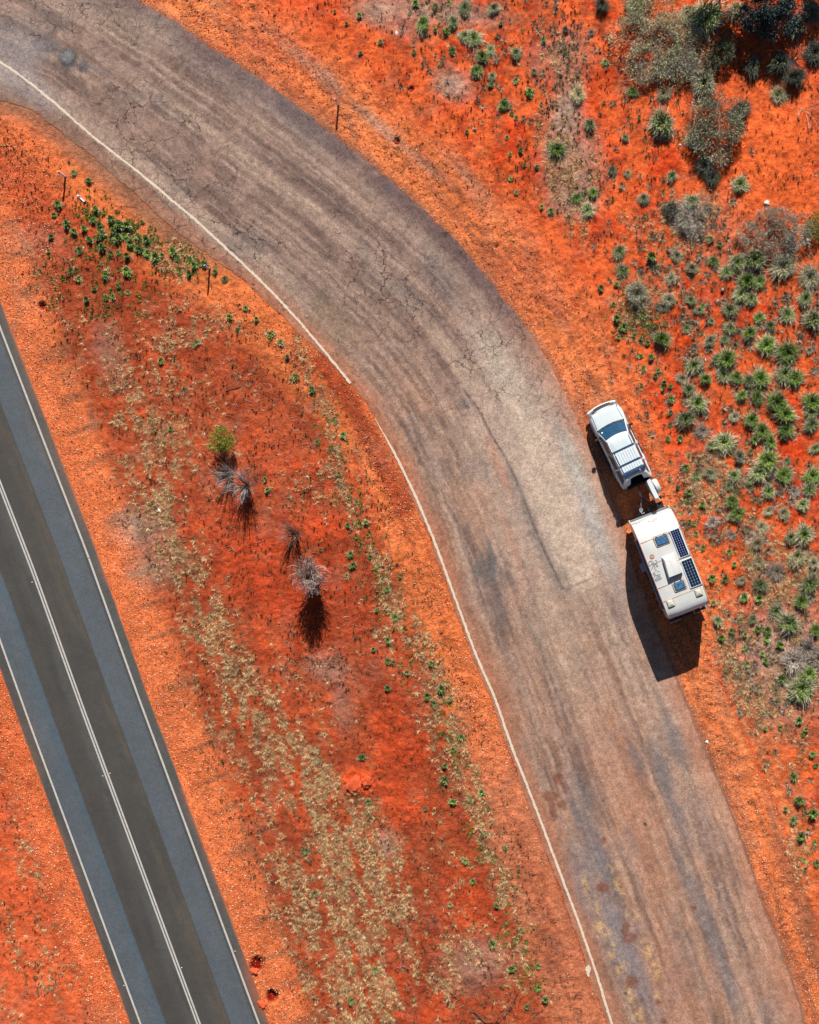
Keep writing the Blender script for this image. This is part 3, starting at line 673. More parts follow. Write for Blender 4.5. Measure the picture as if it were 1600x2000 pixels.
tufts('dry_grass', Qd, .19, .13, 18, .0095, straw, [4.5, 4, 3, 1.6, .5], 22, zat(Qd), M_cover)
def dens2(Q):
    dl, dr, dh, _ = fields(Q); x, y = Q[:, 0], Q[:, 1]
    med = (dh > 60)*(dl < -35); e = (dr > 90)*(y < 1500)
    w_ = (dh < -272*PERP-70)
    nz = smooth(.42, .6, fbm(x, y, 40, 35, 3))
    return np.clip(med*(.10+.5*nz)+e*(.10+.45*nz*smooth(120, 200, dr))+w_*(.6*nz), 0, 1)
Qk = scatter_mask(8500, (-20, -20, 1620, 2020), dens2, 23)
tufts('grass_stubble', Qk, .07, .13, 12, .014, [(.10, .045, .02), (.22, .13, .07), (.30, .22, .13), (.09, .10, .03)], [3, 3, 2, 1.2], 24, zat(Qk), M_cover)
Qc = scatter_mask(1500, (760, -20, 1620, 1900), scrub_mask, 33)
tufts('low_scrub', Qc, .24, .2, 26, .016, [(.30, .24, .17), (.18, .14, .10), (.42, .33, .22), (.14, .13, .07), (.09, .10, .04)], [3, 3, 2, 2, 1], 34, zat(Qc), M_cover)
# low creeping greenery where it cannot be counted
def dens3(Q):
    g = np.zeros(len(Q))
    for cx, cy, rx, ry, a, s in [(240,455,78,30,25,1.6),(330,500,75,26,22,1.2),(190,430,30,40,0,1),(200,500,80,50,0,.35),(230,560,80,60,0,.25),(140,560,60,60,0,.2),(1240,630,45,30,10,.6),(1120,380,55,14,0,.3),(1210,600,25,40,0,.3)]: g = np.maximum(g, s*blob(Q, cx, cy, rx, ry, a, .6))
    d_, _ = polydist(Q, [(640,820),(680,960),(715,1060),(745,1170),(800,1290),(850,1350),(880,1440),(910,1560),(960,1680),(1000,1800),(1040,1930)])
    g = np.maximum(g, .22*np.exp(-(d_/26)**2)); return g*smooth(.4, .6, fbm(Q[:, 0], Q[:, 1], 22, 37, 3))
Q3 = scatter_mask(3200, (60, -20, 1620, 2020), dens3, 25)
tufts('green_ground_cover', Q3, .12, .11, 16, .02, [(.08, .17, .02), (.12, .21, .03), (.17, .17, .05)], [3, 3, 2], 26, zat(Q3), M_cover)

# fallen twigs (stuff)
def twig_mask(Q):
    g = np.zeros(len(Q))
    for cx, cy, rx, ry, s in [(560,840,150,120,1),(560,760,120,60,.8),(470,960,80,120,.8),(640,1240,120,120,.5),(880,1430,50,60,.9),(830,1380,60,60,.5),(900,1900,90,70,.8),(1400,100,160,80,.5),(1350,560,140,120,.35),(1460,1060,90,60,.5),(330,1000,100,100,.3)]: g = np.maximum(g, s*blob(Q, cx, cy, rx, ry, 0, .7))
    dl, dr, _, _ = fields(Q); return g*((dl < -20) | (dr > 90))
Qt = scatter_mask(1300, (200, 0, 1600, 2000), twig_mask, 27)
m = MB(); rr = random.Random(3)
Vt, Ft, Ct = [], [], []
for (px_, py_), zz in zip(Qt, zat(Qt)):
    X, Y = G(px_, py_); a = rr.random()*6.28; L_ = .12+.4*rr.random()**2; b = rr.uniform(-.5, .5)
    p0 = Vector((X, Y, zz+.02)); p1 = p0+Vector((math.cos(a), math.sin(a), .05))*L_*.5; p2 = p1+Vector((math.cos(a+b), math.sin(a+b), .02))*L_*.5
    w = .006+.006*rr.random(); n = len(Vt)
    for p, ww in ((p0, w), (p1, w*.9), (p2, w*.3)):
        for k in range(3):
            t = 2.09*k; Vt.append((p.x-math.sin(a)*math.cos(t)*ww, p.y+math.cos(a)*math.cos(t)*ww, p.z+math.sin(t)*ww))
    for i in range(2):
        for k in range(3): Ft.append((n+i*3+k, n+i*3+(k+1) % 3, n+i*3+3+(k+1) % 3, n+i*3+3+k))
    cc = rr.choice([(.42, .34, .28), (.34, .22, .15), (.5, .42, .36), (.12, .06, .04)]); Ct += [cc]*9
tag(link('fallen_twigs', raw_mesh('fallen_twigs', np.array(Vt), np.array(Ft), np.array(Ct), False, M_twig)), kind='stuff')

# ------------------------------------------------------------------ tussocks, weeds (shared meshes, one object each)
GREY = [(.30, .27, .17), (.18, .17, .10), (.46, .41, .28), (.08, .085, .05), (.62, .55, .40)]
STRAW = [(.48, .37, .20), (.36, .27, .14), (.26, .21, .12)]
GREEN = [(.16, .30, .03), (.10, .20, .02), (.28, .38, .06), (.05, .10, .015)]
DARK = [(.045, .055, .04), (.07, .075, .055), (.10, .10, .08)]
DEADC = [(.40, .33, .27), (.30, .24, .19), (.50, .42, .34), (.15, .11, .09)]
def tussock_mesh(name, green, n, seed, out=GREY, hgt=.6, w=.017, core=.5, droop=.45, lop=0.3):
    """unit radius clump of arching blades"""
    r = random.Random(seed); V = []; C = []
    cx, cy = r.uniform(-lop, lop), r.uniform(-lop, lop); lob = [(r.random()*6.28, r.uniform(.1, .3)) for _ in range(4)]
    for i in range(n):
        a = r.random()*6.283; q = r.random()
        R = (.2+.8*q**.6)*(1+sum(s*math.cos(k*(a-p)) for k, (p, s) in enumerate(lob, 1))*.7)*r.uniform(.55, 1.12)
        h = hgt*(1-.75*q*q)*r.uniform(.6, 1.15)
        gr = r.random() < green*(1.35-1.1*q)
        if gr: R *= .78; h *= 1.12
        ja = a+r.gauss(0, .9); jr_ = .42*r.random()**.7; bx, by = cx+math.cos(ja)*jr_, cy+math.sin(ja)*jr_; R *= .85
        tw = r.gauss(0, .55); ca, sa = math.cos(a), math.sin(a); ct, st_ = math.cos(a+tw), math.sin(a+tw)
        p0 = (bx, by, 0); p1 = (bx+ca*R*.5, by+sa*R*.5, h*.85); p2 = (bx+ca*R*.6+ct*R*.42, by+sa*R*.6+st_*R*.42, max(.02, h*(.85-droop*q)))
        ww = w*r.uniform(.6, 1.2); nx, ny = -sa*ww, ca*ww
        n0 = len(V)
        V += [(p0[0]-nx*.7, p0[1]-ny*.7, 0), (p0[0]+nx*.7, p0[1]+ny*.7, 0), (p1[0]-nx*.8, p1[1]-ny*.8, p1[2]), (p1[0]+nx*.8, p1[1]+ny*.8, p1[2]), p2]
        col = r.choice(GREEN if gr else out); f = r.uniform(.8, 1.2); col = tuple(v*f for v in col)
        base = tuple(v*.55 for v in col) if not gr else col  # shade inside the clump painted on: blade feet darker, tips lighter
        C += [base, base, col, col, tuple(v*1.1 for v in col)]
    nb = len(V)//5; b = np.arange(nb)*5
    F = np.concatenate([np.stack([b, b+1, b+3], 1), np.stack([b, b+3, b+2], 1), np.stack([b+2, b+3, b+4], 1)])
    return raw_mesh(name, np.array(V), F, np.array(C), False, M_grass)
TUS = {}
for g_, key in ((0.10, 'grey'), (.42, 'mixed'), (.75, 'green')):
    TUS[key] = [tussock_mesh('tussock', g_, 620, 100+i*7+int(g_*100), out=GREY+([STRAW[0]] if i % 2 else [STRAW[2]])) for i in range(4)]
TUS['straw'] = [tussock_mesh('tussock', .12, 520, 300+i, out=STRAW+[GREY[2]], hgt=.55) for i in range(3)]
TUS['dead'] = [tussock_mesh('tussock', .0, 420, 320+i, out=DEADC, hgt=.4, droop=.6, w=.014) for i in range(3)]
TUS['dark'] = [tussock_mesh('tussock', .03, 560, 340+i, out=DARK+[GREY[3]], hgt=.8) for i in range(3)]
TUS['weed'] = [tussock_mesh('weed', .8, 150, 360+i, hgt=.75, w=.065, droop=.15, lop=.25) for i in range(4)]
TUS['weedm'] = [tussock_mesh('weed', .55, 120, 380+i, out=STRAW+[(.16, .14, .06)], hgt=.6, w=.05, lop=.25) for i in range(4)]

tus_list = [  # px, py, radius px, green share (-1 dead, -2 dark, -3 straw)
(1292,665,23,.5),(1212,490,17,.4),(1245,568,25,.15),(1215,530,15,.3),(1325,502,15,.05),(1355,525,14,.05),(1312,540,13,.1),(1312,585,15,.1),(1299,600,11,.1),(1350,590,12,.4),(1362,606,10,.4),(1395,512,13,.5),(1418,530,15,.3),(1437,508,19,.2),(1475,500,27,.3),(1537,513,29,.15),(1585,535,24,.05),(1462,552,24,.65),(1480,546,17,.7),(1448,574,19,.4),(1468,582,18,.3),(1432,602,18,.3),(1568,583,18,.3),(1540,612,15,.2),(1485,620,14,.7),(1508,633,15,.4),(1590,626,21,.4),(1427,643,15,.2),(1463,648,18,.6),(1390,628,9,.2),(1342,638,10,.2),(1385,670,15,.05),(1415,662,12,.2),(1498,677,22,.65),(1545,687,25,.65),(1582,683,10,.1),(1424,703,24,.6),(1400,706,15,.2),(1350,711,18,.4),(1414,729,15,.3),(1443,733,15,.5),(1378,742,14,.5),(1332,737,14,.15),(1350,758,15,.2),(1486,735,23,.65),(1461,744,15,.2),(1526,730,20,.3),(1557,739,21,.7),(1447,772,14,.6),(1477,774,17,.65),(1526,782,24,.65),(1583,782,23,.5),(1356,785,21,.3),
(1342,819,21,.4),(1369,846,17,-1),(1376,808,9,.2),(1416,872,21,.45),(1391,872,13,.3),(1438,811,13,.1),(1474,815,19,.5),(1530,810,23,.65),(1530,846,18,.5),(1492,843,19,.6),(1508,862,18,.65),(1586,806,17,.3),(1586,832,16,.2),(1594,876,13,.2),(1504,897,22,.5),(1484,921,21,.45),(1445,897,14,.1),(1530,931,20,.5),(1438,925,15,.3),(1424,949,11,.3),(1392,924,14,.15),(1498,957,17,.3),(1584,930,18,.6),(1580,955,18,.4),(1568,985,14,.4),(1428,980,18,.6),(1445,1001,16,.6),(1432,1013,12,.3),(1538,898,9,.2),(1464,936,12,.2),(1548,965,13,-1),(1504,1001,13,-3),(1530,1001,14,-3),(1568,1037,23,.35),(1540,1049,17,.2),(1486,1029,13,-3),(1388,1018,14,-1),(1464,1046,14,-1),(1476,1060,13,-3),(1428,1047,12,-1),(1560,1085,19,-3),(1590,1096,14,.15),(1524,1118,20,-1),(1482,1102,15,-3),(1484,1141,18,.3),(1580,1141,23,.45),(1568,1173,19,.5),(1452,1133,10,.1),(1512,1192,16,.4),
(1402,1212,12,.3),(1470,1210,11,.4),(1540,1220,26,.3),(1592,1232,14,.5),(1584,1262,26,-1),(1548,1290,30,-1),(1582,1320,20,.5),(1577,1347,29,.45),(1600,1290,26,-1),
(1380,34,40,.2),(1342,28,20,-3),(1556,60,25,.1),(1590,28,25,.1),(1519,182,18,-3),(1384,163,27,.12),(1294,238,27,.3),(1300,262,18,.1),(1356,268,18,-3),(1447,352,20,.25),(1315,340,13,.2),(1194,335,12,.1),(1225,337,9,-3),(1260,388,15,.1),(1122,388,13,.7),(1163,377,13,.8),(1147,410,15,.3),(1312,410,17,-2),(1356,388,17,.2),(1352,425,26,-1),(1340,436,18,-1),(1131,188,16,-3),(1175,10,19,-2),(1475,132,20,-2),(1447,215,22,-2),(1395,350,17,-2),(1378,322,20,-2),(1088,288,21,.6),(1152,246,14,.2),(1152,62,9,-1),(1238,176,13,.6),(1222,268,9,.2),(1104,58,9,-2),(1044,138,9,-3),(822,44,16,.5),(903,16,15,.3),(962,15,13,.05),(884,44,15,.3),(903,69,15,.4),(919,74,16,.4),(944,112,15,.5),(959,97,11,.2),(925,138,14,.5),(1004,102,12,.3),(984,200,14,.6),(959,148,9,.3),(988,196,9,.6),(1440,14,24,-3),(1300,185,16,-3),(1240,12,20,-3),(1520,130,22,-2),(1560,150,24,-2),(1590,100,22,-2)]
weed_list = [(1274,504,11,.8),(1207,555,7,1),(1408,478,7,1),(1267,670,7,1),(1251,660,6,1),(1250,696,7,1),(1272,696,7,1),(1286,722,7,1),(1280,733,7,1),(1256,722,7,.6),(1296,748,7,1),(1294,759,7,.8),(1252,752,6,.6),(1312,755,6,.7),(1312,782,9,1),(1222,637,12,.8),(1204,624,11,.7),(1252,614,14,.5),(1198,595,7,.8),(1174,564,8,.8),(1210,658,6,.7),(1240,655,6,.6),(1375,597,6,.8),(1437,578,9,.9),(1390,465,9,.3),(1222,526,9,.6),
(1328,858,8,.6),(1309,832,7,.7),(1306,856,6,.6),(1310,804,7,.7),(1474,862,10,.6),(1466,880,9,.5),(1336,912,9,.8),(1358,932,9,.9),(1348,960,9,.8),(1344,976,7,.7),(1325,953,6,.6),(1374,984,8,.6),(1374,1068,8,.8),(1394,1062,6,.4),(1422,1078,7,.7),(1435,1100,6,.7),(1390,1126,9,.6),(1414,1132,8,.7),(1307,934,6,.3),(1346,886,6,.4),(1378,998,6,.5),(1396,1178,10,.3),(1365,906,6,.3),(1356,1022,7,.4),(1360,1042,7,.3),(1348,996,5,.3),(1334,1004,5,.3),(1482,1172,11,.8),(1454,1164,12,.9),
(1412,1246,10,.8),(1427,1232,9,1),(1446,1214,7,.4),(1456,1239,7,.8),(1456,1265,8,.9),(1482,1230,11,1),(1501,1230,11,1),(1499,1249,10,1),(1526,1262,10,.7),(1524,1327,12,1),(1544,1360,12,1),(1487,1277,6,.6),(1494,1291,8,.6),(1460,1299,7,.6),(1561,1411,9,1),(1574,1427,6,.7),(1569,1437,6,.8),(1585,1475,7,.6),(1596,1495,6,.8),(1551,1522,8,1),(1550,1511,6,.8),(1565,1565,13,1),(1592,1588,16,1),(1550,1607,11,1),(1567,1630,12,1),(1534,1582,6,.8),(1592,1647,7,.7),(1596,1685,8,.9),(1571,1679,6,.7),(1497,1422,7,.4),(1527,1422,7,.4),(1492,1397,7,.3),
(812,9,9,.9),(853,12,9,.5),(878,6,8,.5),(872,59,8,.7),(851,58,6,.7),(886,102,11,1),(960,165,8,.8),(703,31,7,1),(676,47,5,1),(653,23,5,.2),(800,28,6,.2),(912,258,5,.7),(745,81,7,0),(861,123,6,0),(808,103,6,.3),(706,103,6,0),(989,270,6,.8),(997,300,5,.8),(997,351,5,.7),(1033,178,11,.9),(1060,80,8,.8),(1007,156,8,.5),(1180,120,9,.4),(1082,244,6,.5),(1002,222,7,.5),(1009,230,6,.5),(960,164,7,.7),(978,48,5,.6),(1019,295,7,.8),(1026,322,5,.6),(1048,325,6,.6),(1010,374,6,.3),(1058,202,6,.4),(1234,176,8,.9),(1074,410,7,.7),(1058,402,6,.6),(1181,122,7,.4),(1409,478,5,.8),
(116,400,10,1),(104,420,7,.9),(132,439,10,1),(147,451,8,1),(162,447,8,.9),(187,407,10,.8),(182,432,10,1),(196,440,8,.9),(202,455,9,1),(217,430,10,.9),(220,450,10,1),(235,442,12,1),(250,442,11,1),(230,462,11,1),(245,460,9,1),(175,467,9,.8),(191,465,7,.7),(152,487,8,.9),(200,485,10,.8),(212,495,9,.5),(265,460,10,.5),(252,475,10,1),(272,485,12,1),(287,470,10,.9),(250,500,10,.9),(247,525,10,.8),(250,537,8,.6),(290,492,10,1),(305,505,11,1),(315,497,8,.9),(340,492,10,.6),(347,502,8,.6),(370,505,9,.8),(380,517,10,.8),(371,536,8,1),(397,517,11,.5),(207,540,9,.6),(185,564,6,.6),(206,579,6,.7),(219,579,7,.7),(170,587,8,.6),(230,557,6,.6),(249,570,7,.5),(175,352,8,.6),(145,338,8,.4),(199,515,6,.5),(135,532,9,.5),(230,492,6,.7),(95,492,6,.7),(100,465,7,.6),(155,545,8,.5),(420,530,8,.4),(436,545,8,.3),
(481,600,8,.9),(501,621,7,.8),(447,621,7,.6),(465,644,6,.6),(524,653,13,.5),(550,670,9,.3),(562,696,6,.9),(573,733,12,.2),(610,759,8,.8),(313,703,7,.7),(386,670,9,.5),(332,837,6,.6),(619,861,7,.2),(645,877,7,.3),(655,825,7,.5),(668,851,7,.6),(522,955,7,1),(517,937,6,.7),(680,1025,7,.7),(715,1022,8,.6),(685,1080,7,.8),(690,1102,9,.6),(722,1087,7,.7),(677,1125,7,.5),(627,1075,5,.6),(660,927,7,.4),(697,982,6,.3),(737,1105,6,.5),(736,1192,7,.5),(759,1152,7,.7),(780,1125,7,.2),(759,1252,8,.9),(729,1270,6,.8),(759,1294,7,.6),(845,1297,8,.9),(862,1342,11,1),(834,1357,8,1),(797,1315,7,.5),(877,1365,8,.5),(887,1465,7,.8),(901,1442,8,.8),(707,1482,9,.7),(870,1495,7,.8),(755,1345,7,.6),(775,1208,9,.1),(850,1375,9,.2),(717,1566,7,.7),(595,1666,10,.3),(617,1747,9,.15),(887,1566,9,.6),(830,1581,6,.2),(877,1769,7,.5),(734,1897,9,.4),(684,1953,11,.1),(942,1550,7,.8),(924,1720,6,.7),(965,1847,12,.5),(1000,1895,10,.8),(1016,1817,6,.6),(1052,1890,6,.7),(1052,1929,7,.8),(1064,1952,8,.7),(1031,1967,7,.9),(949,1630,6,.4),(910,1680,9,.3),(984,1657,7,.4),(870,1522,13,.3),(972,1769,6,.6)]
LM = [('white four-wheel drive\'s bonnet',1180,790),('white four-wheel drive\'s tail',1235,930),('open rear door',1278,960),('caravan\'s front edge',1275,1005),('caravan\'s solar panels',1345,1080),('caravan\'s rear edge',1345,1195),('caravan\'s shadow tip',1300,1330),
      ('round lone tussock on bare sand',1447,352),('yellow-green shrub at the right edge',1590,448),('wide olive shrub',1275,65),('dark teal tree crown',1494,38),('big dusky acacia bush',1393,245),('smoky grey shrub below the bare sand',1515,455),('grey ashen patch',1112,300),('densest green weeds',250,462),('lower rim of the weed patch',220,560),('ashen smudge in the gravel',885,165),('paired tussocks near the top',890,70),('big pale-tipped tussock',1537,513),('largest green-hearted tussock',1545,687),('shaded twin tussocks',1500,870),('pale straw litter',1385,945),
      ('fallen white post',158,388),('leaning guide post at the left',127,345),('guide post at the green patch',410,527),('guide post across the bend',660,205),('green ball shrub',441,857),('bare grey tree',475,950),('tangled dead bush',614,1122),('dark fallen branch at the bottom',980,1970),
      ('red dirt mound',700,1530),('two burrows by the highway',515,1910),('break in the white edge line',710,790),('top edge of the picture',1100,0),('lower right corner',1560,1800),('right edge of the picture',1600,1120),('right edge below the dead grass',1600,1500),('red stone in the gravel',775,275),('bottom edge of the picture',720,2000),('small white litter',1363,470),('small white sliver',1378,703),('lone straw clump by the bare sand',1519,182),('dense dead grass at the right edge',1560,1290),('pair of pale clumps at mid right',1517,1001)]
ORD = ['nearest', 'second nearest', 'third nearest', 'fourth nearest', 'fifth nearest', 'sixth nearest', 'seventh nearest', 'eighth nearest', 'ninth nearest', 'tenth nearest', 'eleventh nearest', 'twelfth nearest', 'thirteenth nearest', 'fourteenth nearest', 'fifteenth nearest', 'sixteenth nearest', 'seventeenth nearest', 'eighteenth nearest', 'nineteenth nearest', 'twentieth nearest', 'farthest but two', 'farthest but one', 'farthest']
def name_all(items, noun):
    """a label for every plant from its look, its side of the closest landmark and its rank there"""
    info = []
    for it in items:
        d_ = [math.hypot(it[0]-l[1], it[1]-l[2]) for l in LM]; k = int(np.argmin(d_)); dx, dy = it[0]-LM[k][1], it[1]-LM[k][2]
        side = ('right of' if dx > 0 else 'left of') if abs(dx) > abs(dy) else ('below' if dy > 0 else 'above'); info.append((k, side, d_[k]))
    labs = []
    for i, it in enumerate(items):
        k, side, dd = info[i]; rank = sum(1 for q in info if q[:2] == (k, side) and (q[2] < dd)) 
        labs.append('%s %s %s the %s, %s' % (look(it, noun), noun, side, LM[k][0], ORD[min(rank, 22)]))
    return labs
def look(it, noun):
    g_, r_ = it[3], it[2]
    if noun == 'tussock':
        s = 'large' if r_ >= 20 else ('small' if r_ < 13 else 'mid-sized')
        k = 'dead brown' if g_ == -1 else 'dark' if g_ == -2 else 'straw-coloured' if g_ == -3 else 'grey' if g_ < .18 else 'grey-green' if g_ < .5 else 'green-hearted'
    else:
        s = 'leafy' if r_ >= 9 else 'tiny'; k = 'bright green' if g_ >= .75 else 'dull green' if g_ >= .45 else 'brownish'
    return s+' '+k
for items, noun, cat, grp in ((tus_list, 'tussock', 'grass tussock', 'grass tussocks on the red sand'), (weed_list, 'weed', 'weed', 'small weeds dotted over the sand')):
    for it, lab in zip(items, name_all(items, noun)):
        px_, py_, r_, g_ = it
        if noun == 'tussock': key = 'dead' if g_ == -1 else 'dark' if g_ == -2 else 'straw' if g_ == -3 else 'grey' if g_ < .18 else 'mixed' if g_ < .5 else 'green'
        else: key = 'weed' if g_ >= .55 else 'weedm'
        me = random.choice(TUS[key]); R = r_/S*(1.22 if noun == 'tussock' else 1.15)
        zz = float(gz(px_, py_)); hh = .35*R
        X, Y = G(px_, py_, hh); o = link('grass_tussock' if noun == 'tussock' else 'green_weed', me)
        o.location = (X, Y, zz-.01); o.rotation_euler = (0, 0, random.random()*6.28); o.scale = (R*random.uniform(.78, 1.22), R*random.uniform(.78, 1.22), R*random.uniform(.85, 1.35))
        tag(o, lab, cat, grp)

# ------------------------------------------------------------------ shrubs and trees
def limb_set(r, base, n, height, spread, r0, levels=2, curl=.25, start=.0):
    """list of tapered polylines from a base point"""
    out = []; tips = []
    for i in range(n):
        a = r.random()*6.283; el = r.uniform(.2, 1.0); p = Vector(base); pts = [p.copy()]; rad = [r0*r.uniform(.7, 1.1)]
        tgt = Vector((math.cos(a)*spread*r.uniform(.3, 1), math.sin(a)*spread*r.uniform(.3, 1), height*r.uniform(.6, 1)))
        m_ = 5; ph = r.random()*6.28
        for k in range(1, m_+1):
            t = k/m_; q_ = Vector(base)+Vector((tgt.x*t**.8, tgt.y*t**.8, tgt.z*t**(1.0))); q_ += Vector((math.sin(ph+t*4)*curl*.25, math.cos(ph+t*5)*curl*.25, 0))*t
            pts.append(q_); rad.append(rad[0]*(1-.85*t))
        out.append((pts, rad)); tips.append(pts[-1])
        if levels > 1:
            for j in range(3):
                k = r.randint(2, 4); b0 = pts[k]; a2 = a+r.uniform(-1.1, 1.1); L_ = spread*r.uniform(.25, .6)
                p2 = [b0, b0+Vector((math.cos(a2)*L_*.5, math.sin(a2)*L_*.5, L_*.35)), b0+Vector((math.cos(a2+.3)*L_, math.sin(a2+.3)*L_, L_*.6))]
                out.append((p2, [rad[k]*.7, rad[k]*.5, rad[k]*.15])); tips.append(p2[-1])
    return out, tips
def foliage(r, lobes, n, ln, w, cols, up=.4, spread=None, gaps=True):
    """narrow leaf sprays filling lobes: (cx,cy,cz,rx,ry,rz)"""
    V = []; C = []
    ws = [l[3]*l[4]*l[5]**.5 for l in lobes]
    lt = [(r.uniform(.7, 1.25)) for _ in lobes]
    holes = []
    for k in range(int(len(lobes)*2.2)):
        l = r.choice(lobes); a = r.random()*6.283; holes.append((l[0]+math.cos(a)*l[3]*r.uniform(.2, 1), l[1]+math.sin(a)*l[4]*r.uniform(.2, 1), l[3]*r.uniform(.18, .42)))
    for i in range(n):
        k = r.choices(range(len(lobes)), ws)[0]; cx, cy, cz, rx, ry, rz = lobes[k]
        while True:
            u = Vector((r.uniform(-1, 1), r.uniform(-1, 1), r.uniform(-.7, 1)))
            if not (.2 < u.length < 1 and r.random() < u.length**1.3): continue
            if r.random() < .35: u *= r.uniform(1, 1.3)
            hx, hy = cx+u.x*rx, cy+u.y*ry
            if gaps and r.random() < .85 and any((hx-a)**2+(hy-b)**2 < q*q for a, b, q in holes): continue
            break
        p = Vector((cx+u.x*rx, cy+u.y*ry, max(.04, cz+u.z*rz)))
        d = Vector((u.x+r.gauss(0, .5), u.y+r.gauss(0, .5), u.z*.5+up*r.random()+r.gauss(0, .3))).normalized()
        s = d.cross(Vector((r.gauss(0, 1), r.gauss(0, 1), r.gauss(0, 1)))).normalized(); L_ = ln*r.uniform(.6, 1.3); ww = w*r.uniform(.6, 1.3)
        V += [p-s*ww*.4, p+d*L_*.5+s*ww*.5, p+d*L_, p+d*L_*.5-s*ww*.5]
        col = cols[min(len(cols)-1, int(r.random()*len(cols)))]; f = lt[k]*r.uniform(.75, 1.25); C += [tuple(v*f for v in col)]*4
    b = np.arange(n)*4; F = np.stack([b, b+1, b+2, b+3], 1)
    return np.array([tuple(v) for v in V]), F, np.array(C)
def wood_mesh(limbs, col, sides=4):
    m = MB()
    for pts, rad in limbs: m.tube(pts, rad, sides)
    me = bpy.data.meshes.new('stems'); me.from_pydata([tuple(p) for p in m.v], [], m.f); n = len(m.v)
    c_ = np.ones((n, 4), np.float32); c_[:, :3] = col; at = me.attributes.new('Col', 'FLOAT_COLOR', 'POINT'); at.data.foreach_set('color', c_.ravel())
    me.materials.append(M_twig); me.update(); return me
def shrub(name, px_, py_, lobes_px, n, ln, w, cols, label, cat, seed, stem_col=(.18, .14, .11), stem_h=.6, nstem=7, crown='crown', r0=.03, spread=.7, zc=None):
    """lobes_px: (dx, dy, rpx, z, zr) about the base pixel"""
    r = random.Random(seed); X, Y = G(px_, py_); t = empty(name, (X, Y, float(gz(px_, py_))-.01))
    lob = [(dx/S, -dy/S, z0, rp/S, rp/S*r.uniform(.85, 1.15), zr) for dx, dy, rp, z0, zr in lobes_px]
    V, F, C = foliage(r, lob, n, ln, w, cols); link(crown, raw_mesh(crown, V, F, C, False, M_leaf), t)
    lim, _ = limb_set(r, (0, 0, 0), nstem, stem_h, spread, r0); link('trunk' if 'tree' in name else 'stems', wood_mesh(lim, stem_col), t)
    return tag(t, label, cat)
OLIVE = [(.38, .36, .19), (.48, .44, .26), (.26, .26, .12), (.60, .54, .36), (.32, .35, .10), (.14, .14, .07)]
GREYL = [(.29, .30, .21), (.41, .40, .29), (.15, .16, .11), (.56, .52, .40)]
DKL = [(.08, .095, .045), (.13, .14, .06), (.045, .06, .03), (.20, .20, .10)]
TEAL = [(.035, .065, .058), (.05, .09, .08), (.02, .04, .038), (.09, .13, .11)]
YEL = [(.24, .24, .03), (.17, .19, .02), (.30, .26, .04), (.11, .13, .02)]
shrub('olive_shrub', 1275, 70, [(0,-30,50,.42,.38),(-44,10,40,.35,.3),(35,0,46,.4,.34),(10,35,44,.35,.3),(-20,62,34,.28,.22),(50,55,38,.3,.25),(80,25,32,.28,.22),(-10,-66,44,.4,.3),(92,62,26,.2,.18)], 15000, .22, .022, OLIVE+[(.33, .31, .28), (.22, .20, .18)], 'wide pale olive shrub sprawling near the top right of the picture', 'shrub', 41, stem_h=.9, nstem=14, spread=1.6)
shrub('twiggy_shrub', 1330, 120, [(0,0,26,.35,.3),(-30,10,24,.3,.25),(25,20,20,.3,.25),(-70,25,22,.3,.25)], 5200, .22, .018, DEADC+GREYL, 'dry grey twiggy shrub along the lower edge of the wide olive shrub', 'shrub', 42, stem_h=.6, nstem=16, spread=1.1)
shrub('acacia_bush', 1395, 250, [(0,-14,36,.75,.5),(-8,25,36,.6,.45),(20,8,34,.65,.5),(-25,-28,22,.55,.35),(-42,18,22,.4,.3),(8,54,22,.35,.3),(40,-32,22,.5,.35),(0,-52,18,.5,.3)], 11500, .16, .026, DKL+GREYL+[OLIVE[2], OLIVE[1]], 'big dusky grey-green acacia bush standing alone between sand and pale clumps', 'bush', 43, stem_h=1.2, nstem=10, spread=.8)
shrub('acacia_bush', 1410, 108, [(0,0,22,.5,.4),(-20,20,16,.4,.3),(12,-24,16,.4,.3)], 4200, .14, .03, DKL, 'small dark bush in tree shade left of the dark tree crown', 'bush', 44, stem_h=.6, nstem=7, spread=.4)
shrub('smoky_shrub', 1515, 462, [(0,-14,38,.55,.42),(-36,6,30,.4,.34),(36,-4,32,.4,.34),(10,26,28,.4,.32),(-56,-6,20,.3,.22),(56,-24,20,.3,.22),(-20,-34,18,.3,.22)], 10500, .20, .018, GREYL+DEADC[:2]+[DKL[3]], 'smoky grey feathery shrub below the bare orange sand at the right', 'shrub', 45, stem_h=.8, nstem=14, spread=1.1)
shrub('yellow_shrub', 1592, 448, [(0,-4,20,.4,.35),(8,14,16,.35,.3),(6,-20,14,.3,.3)], 2600, .10, .03, YEL, 'yellow-green rounded shrub cut by the right edge of the picture', 'shrub', 46, stem_h=.4, nstem=5, spread=.3)
shrub('grey_shrub', 1350, 425, [(0,0,26,.35,.3),(-28,-15,20,.3,.24),(20,-20,18,.3,.24),(5,27,16,.25,.2)], 3600, .22, .015, DEADC+GREYL, 'grey half-dead shrub with a shaded top left of the bare sand', 'shrub', 47, stem_h=.5, nstem=14, spread=.7)
shrub('grey_shrub', 1242, 578, [(0,-6,18,.4,.35),(12,12,15,.35,.3)], 1600, .16, .016, GREYL+DKL[:2], 'dark grey shrub with a black shadow up the verge from the car', 'shrub', 48, stem_h=.5, nstem=10, spread=.5)
